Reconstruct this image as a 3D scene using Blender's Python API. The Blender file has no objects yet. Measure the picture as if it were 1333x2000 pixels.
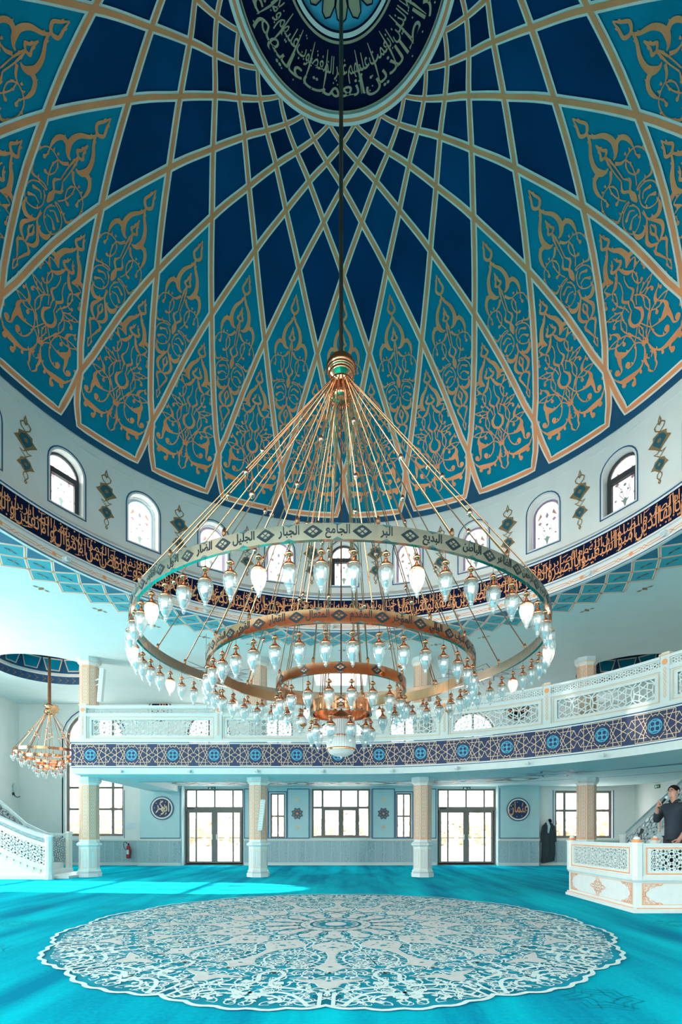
import bpy, math, random
from math import sin, cos, pi, radians, sqrt, atan2, tan
from mathutils import Vector
from mathutils.geometry import tessellate_polygon

# ------------------------------------------------------------------ camera, world, lights
SC = bpy.context.scene
COL = SC.collection
F, PX, PY = 1011.0, 678.0, 1627.0
CAMH = 1.2
AX, AY = -0.075, 6.74                       # axis of the main dome
cam = bpy.data.cameras.new('camera'); co = bpy.data.objects.new('camera', cam); COL.objects.link(co)
cam.sensor_fit = 'VERTICAL'; cam.sensor_height = 36.0; cam.sensor_width = 24.0
cam.lens = F / 2000 * 36
cam.shift_x = -(PX - 666.5) / 2000; cam.shift_y = (PY - 1000) / 2000
cam.clip_start = 0.05; cam.clip_end = 300
co.location = (0, 0, CAMH); co.rotation_euler = (pi / 2, 0, 0)
SC.camera = co
SC.view_settings.view_transform = 'Standard'; SC.view_settings.look = 'None'
SC.view_settings.gamma = 1; SC.view_settings.use_curve_mapping = False
SC.view_settings.exposure = 1.08
cy = SC.cycles
cy.max_bounces = 12; cy.diffuse_bounces = 7; cy.glossy_bounces = 3; cy.transmission_bounces = 4
cy.transparent_max_bounces = 16; cy.caustics_reflective = False; cy.caustics_refractive = False
cy.sample_clamp_indirect = 6

w = bpy.data.worlds.new('world'); SC.world = w; w.use_nodes = True
nt = w.node_tree; nt.nodes.clear()
wo = nt.nodes.new('ShaderNodeOutputWorld'); bg = nt.nodes.new('ShaderNodeBackground')
tc = nt.nodes.new('ShaderNodeTexCoord'); sp = nt.nodes.new('ShaderNodeSeparateXYZ'); rp = nt.nodes.new('ShaderNodeValToRGB')
nt.links.new(tc.outputs['Generated'], sp.inputs[0]); nt.links.new(sp.outputs['Z'], rp.inputs[0])
nt.links.new(rp.outputs[0], bg.inputs[0]); nt.links.new(bg.outputs[0], wo.inputs[0])
e = rp.color_ramp.elements; e[0].position = 0.0; e[0].color = (1.0, 0.94, 0.87, 1); e[1].position = 0.5; e[1].color = (0.95, 0.95, 0.97, 1)
dt = nt.nodes.new('ShaderNodeVectorMath'); dt.operation = 'DOT_PRODUCT'; nt.links.new(tc.outputs['Generated'], dt.inputs[0]); dt.inputs[1].default_value = (-0.55, 0.83, 0.0)
mr = nt.nodes.new('ShaderNodeMapRange'); nt.links.new(dt.outputs['Value'], mr.inputs['Value'])       # the sky is brighter on the sunny side
for k_, v_ in (('From Min', -0.9), ('From Max', 0.9), ('To Min', 0.5), ('To Max', 5.0)): mr.inputs[k_].default_value = v_
nt.links.new(mr.outputs['Result'], bg.inputs[1])

def lamp(name, kind, loc, rot, energy, color, **kw):
    l = bpy.data.lights.new(name, kind); o = bpy.data.objects.new(name, l); COL.objects.link(o)
    o.location = loc; o.rotation_euler = rot; l.energy = energy; l.color = color
    for k, v in kw.items(): setattr(l, k, v)
    return o
sd = Vector((1.0, -0.10, -0.43))
lamp('sun', 'SUN', (-30, 14, 20), sd.to_track_quat('-Z', 'Y').to_euler(), 13.0, (1.0, 0.95, 0.86), angle=0.01)
# added fill lamps in place of daylight, outside unseen rear and left windows
lamp('fill_rear', 'AREA', (-0.75, -6.6, 3.0), (radians(90), 0, 0), 900, (1.0, 0.95, 0.90), shape='RECTANGLE', size=20, size_y=5.2)
lfix = Vector((1, 0, 0)).to_track_quat('-Z', 'Y').to_euler()
lamp('fill_left', 'AREA', (-12.75, -1.9, 3.1), lfix, 2800, (1.0, 0.94, 0.87), shape='RECTANGLE', size=4.4, size_y=8)
lamp('fill_left_window', 'AREA', (-12.75, 12.3, 3.0), lfix, 600, (1.0, 0.955, 0.90), shape='RECTANGLE', size=4.0, size_y=2.4)
# bulbs of the big chandelier
for i in range(12):
    a = 2 * pi * (i * 5 + 2.5) / 60
    lamp('bulb', 'POINT', (AX + 2.535 * sin(a), AY - 2.535 * cos(a), 3.578 - .25), (0, 0, 0), 1.6, (1.0, 0.78, 0.56), shadow_soft_size=0.015)

# ------------------------------------------------------------------ materials
def mat(name, col, rough=0.6, metal=0.0, vary=0.0, scale=6.0, bump=0.0, col2=None, stretch=None, detail=4, spec=0.4, emit=None):
    m = bpy.data.materials.new(name); m.use_nodes = True; n = m.node_tree; b = n.nodes['Principled BSDF']
    b.inputs['Base Color'].default_value = (*col, 1); b.inputs['Roughness'].default_value = rough
    b.inputs['Metallic'].default_value = metal; b.inputs['Specular IOR Level'].default_value = spec
    if vary or bump or col2:
        t = n.nodes.new('ShaderNodeTexCoord'); mp = n.nodes.new('ShaderNodeMapping'); ns = n.nodes.new('ShaderNodeTexNoise')
        n.links.new(t.outputs['Object'], mp.inputs[0]); n.links.new(mp.outputs[0], ns.inputs['Vector'])
        ns.inputs['Scale'].default_value = scale; ns.inputs['Detail'].default_value = detail
        if stretch: mp.inputs['Scale'].default_value = stretch
        r = n.nodes.new('ShaderNodeValToRGB'); n.links.new(ns.outputs['Fac'], r.inputs[0])
        c2 = col2 or tuple(min(1, c * (1 + vary)) for c in col); c1 = col if col2 else tuple(c * (1 - vary) for c in col)
        r.color_ramp.elements[0].position = 0.35; r.color_ramp.elements[0].color = (*c1, 1)
        r.color_ramp.elements[1].position = 0.65; r.color_ramp.elements[1].color = (*c2, 1)
        n.links.new(r.outputs[0], b.inputs['Base Color'])
        if bump:
            bp = n.nodes.new('ShaderNodeBump'); bp.inputs['Strength'].default_value = bump; bp.inputs['Distance'].default_value = 0.01
            n.links.new(ns.outputs['Fac'], bp.inputs['Height']); n.links.new(bp.outputs[0], b.inputs['Normal'])
    if emit:
        b.inputs['Emission Color'].default_value = (*emit[0], 1); b.inputs['Emission Strength'].default_value = emit[1]
    return m
M = {}
M['wall'] = mat('wall_plaster', (0.74, 0.75, 0.72), 0.75, vary=0.02, scale=3)
M['white'] = mat('white_paint', (0.76, 0.77, 0.75), 0.5, vary=0.02, scale=8)
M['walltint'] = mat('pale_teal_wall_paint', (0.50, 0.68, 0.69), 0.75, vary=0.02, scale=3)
M['ceil_bounce'] = mat('ceiling_teal_bounce', (0.62, 0.74, 0.73), 0.8, vary=0.02, scale=2)  # teal bounce off the carpet put into the white ceiling's colour
M['whitew'] = mat('white_trim', (0.70, 0.75, 0.73), 0.5, vary=0.02, scale=8)
M['gray'] = mat('grey_moulding', (0.50, 0.60, 0.62), 0.5, vary=0.04, scale=8)
M['navy'] = mat('navy_paint', (0.004, 0.008, 0.036), 0.8, spec=0.1, vary=0.12, scale=4)
M['navyl'] = mat('navy_line_paint', (0.03, 0.10, 0.21), 0.5, vary=0.05)
M['band'] = mat('fascia_blue', (0.016, 0.036, 0.115), 0.5, vary=0.1, scale=4)
M['teal'] = mat('dome_teal', (0.0, 0.235, 0.345), 0.8, spec=0.08, vary=0.08, scale=1.5)
M['blue1'] = mat('dome_blue', (0.0, 0.042, 0.130), 0.8, spec=0.08, vary=0.14, scale=1.0)
M['blue2'] = mat('dome_blue_mid', (0.0, 0.060, 0.165), 0.8, spec=0.08, vary=0.14, scale=1.2)
M['blue3'] = mat('dome_blue_deep', (0.0, 0.020, 0.070), 0.8, spec=0.08, vary=0.14, scale=1.2)
M['baseblue'] = mat('dome_border_blue', (0.0, 0.075, 0.16), 0.6, vary=0.06, scale=2)
M['edge'] = mat('strap_white', (0.88, 0.78, 0.70), 0.6, vary=0.04, scale=5)
M['gold'] = mat('painted_gold', (0.98, 0.305, 0.115), 0.45, 0.12, vary=0.10, scale=2.5)
M['goldt'] = mat('text_gold', (0.90, 0.36, 0.15), 0.5, 0.1, vary=0.06, scale=4)
M['goldl'] = mat('light_gold_line', (0.80, 0.56, 0.36), 0.5, 0.05, vary=0.05, scale=6)
M['oldgold'] = mat('oculus_gold', (0.48, 0.36, 0.22), 0.5, 0.1, vary=0.06, scale=5)
M['bronze'] = mat('bronze_paint', (0.33, 0.20, 0.09), 0.5, 0.2, vary=0.12, scale=9)
M['tealp'] = mat('ornament_teal', (0.02, 0.11, 0.15), 0.5, vary=0.1, scale=9)
M['cyan'] = mat('rosette_cyan', (0.08, 0.42, 0.60), 0.5, vary=0.08, scale=9)
M['ctile'] = mat('ceiling_teal', (0.02, 0.36, 0.44), 0.55, vary=0.06, scale=5)
M['ctile2'] = mat('ceiling_teal_deep', (0.0, 0.15, 0.25), 0.55, vary=0.06, scale=5)
M['copper'] = mat('polished_copper', (0.80, 0.33, 0.17), 0.12, 1.0, vary=0.05, scale=12)
M['brass'] = mat('polished_brass', (0.70, 0.41, 0.29), 0.14, 1.0, vary=0.05, scale=12)
M['copperp'] = mat('satin_copper', (0.62, 0.27, 0.13), 0.4, 0.35, vary=0.06)
M['pole'] = mat('dark_brass_pole', (0.23, 0.17, 0.12), 0.3, 0.7, vary=0.05)
M['engrave'] = mat('engraved_black', (0.012, 0.022, 0.03), 0.4)
M['engtile'] = mat('engraved_teal', (0.06, 0.15, 0.17), 0.35, 0.3)
M['frame'] = mat('window_frame_brown', (0.20, 0.175, 0.155), 0.5, vary=0.05, scale=10)
M['dark'] = mat('dark_frame', (0.045, 0.05, 0.055), 0.5, vary=0.05, scale=10)
M['black'] = mat('black_plastic', (0.015, 0.016, 0.018), 0.4, vary=0.1, scale=20)
M['carpet'] = mat('teal_carpet', (0.0, 0.40, 0.52), 1.0, spec=0.0, scale=1, bump=0.0)
M['red'] = mat('extinguisher_red', (0.42, 0.03, 0.03), 0.35, vary=0.05)
M['skin'] = mat('skin', (0.48, 0.25, 0.18), 0.55, vary=0.08, scale=14)
M['lip'] = mat('lips', (0.36, 0.15, 0.12), 0.5, vary=0.05)
M['hair'] = mat('dark_hair', (0.012, 0.010, 0.009), 0.95, vary=0.4, scale=60, bump=0.6, spec=0.1)
M['shirt'] = mat('navy_shirt', (0.024, 0.036, 0.052), 0.9, vary=0.2, scale=5, bump=0.3)
M['trouser'] = mat('dark_trousers', (0.028, 0.030, 0.040), 0.85, vary=0.2, scale=8)
M['coat'] = mat('dark_robe_cloth', (0.035, 0.048, 0.052), 0.95, vary=0.25, scale=3, stretch=(8, 8, 1))
M['colpanel'] = mat('column_panel_gold', (0.74, 0.43, 0.27), 0.55, vary=0.05, scale=14)
M['colorn'] = mat('column_panel_ornament', (0.60, 0.66, 0.60), 0.5, vary=0.08, scale=30)
M['green'] = mat('exit_green', (0.02, 0.12, 0.07), 0.5, vary=0.05)
M['greenl'] = mat('exit_pictogram', (0.75, 0.85, 0.78), 0.5, vary=0.03)
M['paper'] = mat('paper', (0.70, 0.74, 0.76), 0.8, vary=0.03)
M['ground'] = mat('outside_paving', (0.60, 0.58, 0.55), 0.9, vary=0.1, scale=0.6)
M['hedge'] = mat('autumn_hedge', (0.62, 0.47, 0.30), 0.9, scale=1.4, col2=(0.75, 0.66, 0.52))
M['salmon'] = mat('medallion_salmon', (0.70, 0.655, 0.635), 0.9, vary=0.05, scale=12, spec=0.1)
M['mwhite'] = mat('medallion_white', (0.76, 0.84, 0.82), 0.9, vary=0.04, scale=12, spec=0.1)
M['mteal'] = mat('medallion_teal', (0.005, 0.28, 0.38), 0.9, vary=0.2, scale=2.5, spec=0.1)
M['mdeep'] = mat('medallion_deep', (0.0, 0.17, 0.25), 0.9, vary=0.1, scale=3, spec=0.1)
M['motif'] = mat('carpet_motif', (0.0, 0.24, 0.34), 0.95, vary=0.08, scale=8, spec=0.1)

def carpet_nodes():
    n = M['carpet'].node_tree; b = n.nodes['Principled BSDF']
    t = n.nodes.new('ShaderNodeTexCoord')
    def noise(scale, st, rot=0, det=3):
        mp = n.nodes.new('ShaderNodeMapping'); ns = n.nodes.new('ShaderNodeTexNoise')
        mp.inputs['Scale'].default_value = st; mp.inputs['Rotation'].default_value = (0, 0, rot)
        ns.inputs['Scale'].default_value = scale; ns.inputs['Detail'].default_value = det
        n.links.new(t.outputs['Object'], mp.inputs[0]); n.links.new(mp.outputs[0], ns.inputs['Vector']); return ns
    a = noise(1.0, (2.2, 0.16, 1), 0.62); c = noise(1.0, (1.3, 0.3, 1), 0.9, 5); d = noise(30, (1, 1, 1), 0, 2)
    m1 = n.nodes.new('ShaderNodeMath'); m1.operation = 'ADD'; n.links.new(a.outputs['Fac'], m1.inputs[0]); n.links.new(c.outputs['Fac'], m1.inputs[1])
    m2 = n.nodes.new('ShaderNodeMath'); m2.operation = 'MULTIPLY_ADD'; n.links.new(d.outputs['Fac'], m2.inputs[0]); m2.inputs[1].default_value = 0.25; n.links.new(m1.outputs[0], m2.inputs[2])
    m3 = n.nodes.new('ShaderNodeMath'); m3.operation = 'MULTIPLY'; m3.inputs[1].default_value = 0.45; n.links.new(m2.outputs[0], m3.inputs[0])
    r = n.nodes.new('ShaderNodeValToRGB'); n.links.new(m3.outputs[0], r.inputs[0])
    e = r.color_ramp.elements; e[0].position = 0.40; e[0].color = (0.0, 0.24, 0.38, 1); e[1].position = 0.60; e[1].color = (0.0, 0.56, 0.66, 1)
    n.links.new(r.outputs[0], b.inputs['Base Color'])
carpet_nodes()
_b = M['carpet'].node_tree.nodes['Principled BSDF']; _b.inputs['Sheen Weight'].default_value = 0.01; _b.inputs['Sheen Roughness'].default_value = 0.45; _b.inputs['Sheen Tint'].default_value = (0.85, 1, 1, 1)

def wainscot_mat():
    m = mat('carved_wainscot', (0.36, 0.48, 0.52), 0.55); n = m.node_tree; b = n.nodes['Principled BSDF']
    t = n.nodes.new('ShaderNodeTexCoord'); v = n.nodes.new('ShaderNodeTexVoronoi'); v.inputs['Scale'].default_value = 24
    mp = n.nodes.new('ShaderNodeMapping'); mp.inputs['Scale'].default_value = (1, 0.01, 1)
    n.links.new(t.outputs['Object'], mp.inputs[0]); n.links.new(mp.outputs[0], v.inputs['Vector'])
    ns = n.nodes.new('ShaderNodeTexNoise'); mp2 = n.nodes.new('ShaderNodeMapping'); mp2.inputs['Scale'].default_value = (5, 0.01, 0.4)
    n.links.new(t.outputs['Object'], mp2.inputs[0]); n.links.new(mp2.outputs[0], ns.inputs['Vector']); ns.inputs['Scale'].default_value = 1.5
    a = n.nodes.new('ShaderNodeMath'); a.operation = 'ADD'; n.links.new(v.outputs['Distance'], a.inputs[0]); n.links.new(ns.outputs['Fac'], a.inputs[1])
    r = n.nodes.new('ShaderNodeValToRGB'); n.links.new(a.outputs[0], r.inputs[0])
    e = r.color_ramp.elements; e[0].position = 0.45; e[0].color = (0.20, 0.30, 0.34, 1); e[1].position = 0.95; e[1].color = (0.42, 0.53, 0.56, 1)
    n.links.new(r.outputs[0], b.inputs['Base Color'])
    bp = n.nodes.new('ShaderNodeBump'); bp.inputs['Strength'].default_value = 0.4; bp.inputs['Distance'].default_value = 0.02
    n.links.new(v.outputs['Distance'], bp.inputs['Height']); n.links.new(bp.outputs[0], b.inputs['Normal'])
    return m
M['wains'] = wainscot_mat()

def shader_mix(name, parts):
    """parts: list of (weight, node type, settings) mixed in turn"""
    m = bpy.data.materials.new(name); m.use_nodes = True; n = m.node_tree; n.nodes.clear()
    out = n.nodes.new('ShaderNodeOutputMaterial'); cur = None; acc = 0
    for wgt, typ, st in parts:
        s = n.nodes.new(typ)
        for k, v in st.items(): s.inputs[k].default_value = v
        if cur is None: cur = s; acc = wgt
        else:
            mx = n.nodes.new('ShaderNodeMixShader'); acc += wgt; mx.inputs[0].default_value = wgt / acc
            n.links.new(cur.outputs[0], mx.inputs[1]); n.links.new(s.outputs[0], mx.inputs[2]); cur = mx
    n.links.new(cur.outputs[0], out.inputs[0]); return m
M['glass'] = shader_mix('window_glass', [(0.93, 'ShaderNodeBsdfTransparent', {'Color': (0.97, 0.99, 1, 1)}), (0.07, 'ShaderNodeBsdfGlossy', {'Roughness': 0.02})])
M['crystal'] = shader_mix('lamp_crystal', [(0.56, 'ShaderNodeBsdfTransparent', {'Color': (0.92, 0.98, 0.98, 1)}), (0.22, 'ShaderNodeBsdfGlossy', {'Roughness': 0.05}),
    (0.10, 'ShaderNodeBsdfTranslucent', {'Color': (0.95, 1, 1, 1)}), (0.09, 'ShaderNodeBsdfDiffuse', {'Color': (0.93, 0.97, 0.97, 1)})])
M['bulbglass'] = shader_mix('frosted_bulb', [(0.6, 'ShaderNodeBsdfTransparent', {'Color': (1, 1, 1, 1)}), (0.3, 'ShaderNodeBsdfTranslucent', {'Color': (0.9, 0.95, 0.95, 1)}), (0.1, 'ShaderNodeBsdfDiffuse', {'Color': (0.9, 0.95, 0.95, 1)})])
M['opal'] = shader_mix('opal_glass', [(0.5, 'ShaderNodeBsdfTranslucent', {'Color': (1, 1, 1, 1)}), (0.4, 'ShaderNodeBsdfDiffuse', {'Color': (0.95, 0.95, 0.92, 1)}), (0.1, 'ShaderNodeBsdfGlossy', {'Roughness': 0.1})])
def stained(name, c):
    c = tuple(0.6 * q + 0.4 for q in c)
    return shader_mix(name, [(0.90, 'ShaderNodeBsdfTranslucent', {'Color': (*[q * 0.22 for q in c], 1)}), (0.07, 'ShaderNodeBsdfTransparent', {'Color': (*c, 1)}), (0.03, 'ShaderNodeBsdfGlossy', {'Roughness': 0.05})])
M['st_white'] = stained('stained_white', (0.97, 0.97, 0.98)); M['st_purple'] = stained('stained_purple', (0.45, 0.30, 0.85)); M['st_cyan'] = stained('stained_cyan', (0.05, 0.62, 0.85))
M['st_orange'] = stained('stained_orange', (0.95, 0.38, 0.18)); M['st_green'] = stained('stained_green', (0.25, 0.75, 0.62)); M['st_pink'] = stained('stained_pink', (0.92, 0.50, 0.62)); M['st_blue'] = stained('stained_blue', (0.30, 0.42, 0.88))

# ------------------------------------------------------------------ mesh helpers
class MB:
    def __init__(s): s.v = []; s.f = []; s.m = []; s.mats = []; s.sm = False
    def mi(s, k):
        if k not in s.mats: s.mats.append(k)
        return s.mats.index(k)
    def add(s, vs, fs, k):
        b = len(s.v); s.v += [tuple(p) for p in vs]; i = s.mi(k)
        for f in fs: s.f.append([b + q for q in f]); s.m.append(i)
    def quad(s, a, b, c, d, k): s.add([a, b, c, d], [(0, 1, 2, 3)], k)
    def box(s, x0, x1, y0, y1, z0, z1, k, mp=None):
        P = [(x, y, z) for x in (x0, x1) for y in (y0, y1) for z in (z0, z1)]
        if mp: P = [mp(*p) for p in P]
        s.add(P, [(0, 1, 3, 2), (4, 6, 7, 5), (0, 4, 5, 1), (2, 3, 7, 6), (0, 2, 6, 4), (1, 5, 7, 3)], k)
    def lathe(s, prof, k, c=(0, 0, 0), n=24, rib=0.0, nr=8, a0=0.0, a1=2 * pi):
        full = abs(a1 - a0 - 2 * pi) < 1e-6; cols = n if full else n + 1; vs = []
        for r, z in prof:
            for i in range(cols):
                a = a0 + (a1 - a0) * i / n; rr = r * (1 + rib * cos(nr * a)); vs.append((c[0] + rr * cos(a), c[1] + rr * sin(a), c[2] + z))
        fs = []
        for j in range(len(prof) - 1):
            for i in range(n):
                i2 = (i + 1) % cols; fs.append((j * cols + i, j * cols + i2, (j + 1) * cols + i2, (j + 1) * cols + i))
        s.add(vs, fs, k)
    def tube(s, pts, r, k, n=8, cap=True):
        pts = [Vector(p) for p in pts]; rs = r if isinstance(r, (list, tuple)) else [r] * len(pts); vs = []; fs = []
        for i, p in enumerate(pts):
            t = (pts[min(i + 1, len(pts) - 1)] - pts[max(i - 1, 0)]).normalized()
            up = Vector((0, 0, 1)) if abs(t.z) < 0.95 else Vector((1, 0, 0))
            a = t.cross(up).normalized(); b = t.cross(a)
            for j in range(n): q = 2 * pi * j / n; vs.append(p + (a * cos(q) + b * sin(q)) * rs[i])
        for i in range(len(pts) - 1):
            for j in range(n): j2 = (j + 1) % n; fs.append((i * n + j, i * n + j2, (i + 1) * n + j2, (i + 1) * n + j))
        if cap: fs += [tuple(range(n)), tuple((len(pts) - 1) * n + j for j in range(n))]
        s.add(vs, fs, k)
    def strip(s, pts, wd, mp, k, d0, d1=None, closed=False, ends=True):
        """ribbon of width wd (or 3rd entry of each point) along 2D pts, mapped by mp(x, y, d); d1 gives it thickness"""
        n = len(pts)
        if n < 2: return
        L = []; R = []
        for i in range(n):
            p = pts[i]; a = pts[(i - 1) % n] if (closed or i) else pts[0]; b = pts[(i + 1) % n] if (closed or i < n - 1) else pts[-1]
            def un(u, v):
                dx, dy = v[0] - u[0], v[1] - u[1]; l = sqrt(dx * dx + dy * dy) or 1; return dx / l, dy / l
            t0 = un(a, p) if (closed or i) else un(p, b); t1 = un(p, b) if (closed or i < n - 1) else un(a, p)
            nx, ny = -(t0[1] + t1[1]), t0[0] + t1[0]; l = sqrt(nx * nx + ny * ny) or 1; nx /= l; ny /= l
            c = max(0.45, abs(nx * -t1[1] + ny * t1[0])); h = (p[2] if len(p) > 2 else wd) / 2 / c
            L.append((p[0] + nx * h, p[1] + ny * h)); R.append((p[0] - nx * h, p[1] - ny * h))
        vs = [mp(x, y, d0 if d1 is None else d1) for x, y in L] + [mp(x, y, d0 if d1 is None else d1) for x, y in R]; fs = []
        seg = n if closed else n - 1
        for i in range(seg): j = (i + 1) % n; fs.append((i, j, n + j, n + i))
        if d1 is not None:
            vs += [mp(x, y, d0) for x, y in L] + [mp(x, y, d0) for x, y in R]
            for i in range(seg): j = (i + 1) % n; fs += [(i, j, 2 * n + j, 2 * n + i), (n + i, n + j, 3 * n + j, 3 * n + i), (2 * n + i, 2 * n + j, 3 * n + j, 3 * n + i)]
            if not closed and ends: fs += [(0, n, 3 * n, 2 * n), (n - 1, 2 * n - 1, 4 * n - 1, 3 * n - 1)]
        s.add(vs, fs, k)
    def poly(s, loops, mp, k, d):
        if not isinstance(loops[0][0], (list, tuple)): loops = [loops]
        flat = [p for l in loops for p in l]
        tr = tessellate_polygon([[Vector((p[0], p[1], 0)) for p in l] for l in loops])
        s.add([mp(p[0], p[1], d) for p in flat], [tuple(t) for t in tr], k)
    def disc(s, cx, cy_, r, mp, k, d, n=10):
        s.add([mp(cx + r * cos(2 * pi * i / n), cy_ + r * sin(2 * pi * i / n), d) for i in range(n)], [tuple(range(n))], k)
    def build(s, name, parent=None, smooth=False, loc=(0, 0, 0)):
        me = bpy.data.meshes.new(name)
        me.from_pydata([(p[0] - loc[0], p[1] - loc[1], p[2] - loc[2]) for p in s.v], [], s.f)
        for k in s.mats: me.materials.append(M[k])
        me.polygons.foreach_set('material_index', s.m)
        if smooth: me.polygons.foreach_set('use_smooth', [True] * len(s.f))
        me.update()
        return link(name, me, parent, loc)
def link(name, me, parent=None, loc=(0, 0, 0), rot=(0, 0, 0)):
    o = bpy.data.objects.new(name, me); COL.objects.link(o); o.location = loc; o.rotation_euler = rot
    if parent:
        o.parent = parent; wl = Vector(loc); q = parent
        while q: wl = wl - Vector(q.location); q = q.parent
        o.location = wl
    return o
def thing(name, label, cat, loc=(0, 0, 0), group=None):
    o = bpy.data.objects.new(name, None); COL.objects.link(o); o.location = loc; o['label'] = label; o['category'] = cat
    o.empty_display_size = 0.1
    if group: o['group'] = group
    return o
def tag(o, label, cat, group=None, kind=None):
    o['label'] = label; o['category'] = cat
    if group: o['group'] = group
    if kind: o['kind'] = kind
    return o
def struct(o, label=None, cat=None):
    o['kind'] = 'structure'
    if label: o['label'] = label; o['category'] = cat or 'structure'
    return o
def smooth_pts(pts, k=4, closed=False):
    """Catmull-Rom through pts (any number of coordinates)"""
    n = len(pts); out = []
    for i in range(n if closed else n - 1):
        g = lambda j: pts[j % n] if closed else pts[max(0, min(n - 1, j))]
        a, b, c, d = g(i - 1), g(i), g(i + 1), g(i + 2)
        for q in range(k):
            t = q / k
            out.append(tuple(0.5 * ((2 * b[m]) + (-a[m] + c[m]) * t + (2 * a[m] - 5 * b[m] + 4 * c[m] - d[m]) * t * t + (-a[m] + 3 * b[m] - 3 * c[m] + d[m]) * t ** 3) for m in range(len(b))))
    if not closed: out.append(tuple(pts[-1]))
    return out
def circ(cx, cy_, r, n=20, a0=0, a1=2 * pi): return [(cx + r * cos(a0 + (a1 - a0) * i / n), cy_ + r * sin(a0 + (a1 - a0) * i / n)) for i in range(n)]
def arcp(cx, cy_, r, a0, a1, n=12): return [(cx + r * cos(a0 + (a1 - a0) * i / n), cy_ + r * sin(a0 + (a1 - a0) * i / n)) for i in range(n + 1)]
def rect(x0, x1, y0, y1): return [(x0, y0), (x1, y0), (x1, y1), (x0, y1)]

# ------------------------------------------------------------------ Arabic lettering (presentation forms, drawn right to left)
_F = {'\u0627': (0xFE8D, 2), '\u0623': (0xFE83, 2), '\u0625': (0xFE87, 2), '\u0622': (0xFE81, 2), '\u0628': (0xFE8F, 4), '\u0629': (0xFE93, 2), '\u062A': (0xFE95, 4), '\u062B': (0xFE99, 4), '\u062C': (0xFE9D, 4), '\u062D': (0xFEA1, 4),
      '\u062E': (0xFEA5, 4), '\u062F': (0xFEA9, 2), '\u0630': (0xFEAB, 2), '\u0631': (0xFEAD, 2), '\u0632': (0xFEAF, 2), '\u0633': (0xFEB1, 4), '\u0634': (0xFEB5, 4), '\u0635': (0xFEB9, 4), '\u0636': (0xFEBD, 4), '\u0637': (0xFEC1, 4),
      '\u0638': (0xFEC5, 4), '\u0639': (0xFEC9, 4), '\u063A': (0xFECD, 4), '\u0641': (0xFED1, 4), '\u0642': (0xFED5, 4), '\u0643': (0xFED9, 4), '\u0644': (0xFEDD, 4), '\u0645': (0xFEE1, 4), '\u0646': (0xFEE5, 4), '\u0647': (0xFEE9, 4),
      '\u0648': (0xFEED, 2), '\u0649': (0xFEEF, 2), '\u064A': (0xFEF1, 4), '\u0621': (0xFE80, 1), '\u0624': (0xFE85, 2), '\u0626': (0xFE89, 4)}
def shape(word):
    w = []; i = 0
    while i < len(word):
        if word[i] == '\u0644' and i + 1 < len(word) and word[i + 1] in '\u0627\u0623\u0625\u0622':
            w.append({'\u0627': 0xFEFB, '\u0623': 0xFEF7, '\u0625': 0xFEF9, '\u0622': 0xFEF5}[word[i + 1]]); i += 2
        else: w.append(word[i]); i += 1
    out = []
    for i, c in enumerate(w):
        base, n = (c, 2) if isinstance(c, int) else _F[c]
        prev = i > 0 and not isinstance(w[i - 1], int) and _F[w[i - 1]][1] == 4
        nxt = i + 1 < len(w) and n == 4 and (isinstance(w[i + 1], int) or _F[w[i + 1]][1] > 1)
        if n == 1: prev = False
        out.append(chr(base + (3 if prev and nxt else 2 if nxt else 1 if prev else 0)))
    return ''.join(reversed(out))
_TC = {}
def word_mesh(word, bold=0.012):
    key = (word, bold)
    if key not in _TC:
        c = bpy.data.curves.new('t', 'FONT'); c.body = shape(word); c.offset = bold; c.resolution_u = 3
        o = bpy.data.objects.new('t', c); COL.objects.link(o)
        dg = bpy.context.evaluated_depsgraph_get(); me = bpy.data.meshes.new_from_object(o.evaluated_get(dg))
        vs = [(v.co.x, v.co.y) for v in me.vertices]; fs = [tuple(p.vertices) for p in me.polygons]
        x0 = min(v[0] for v in vs); x1 = max(v[0] for v in vs)
        _TC[key] = ([(x - x0, y) for x, y in vs], fs, x1 - x0)
        bpy.data.objects.remove(o); bpy.data.curves.remove(c); bpy.data.meshes.remove(me)
    return _TC[key]
def put_word(mb, word, x, y, sx, sy, mp, k, d, bold=0.012, center=True):
    vs, fs, wd = word_mesh(word, bold)
    off = -wd / 2 if center else 0
    mb.add([mp(x + (px + off) * sx, y + py * sy, d) for px, py in vs], fs, k)
    return wd * sx
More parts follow.
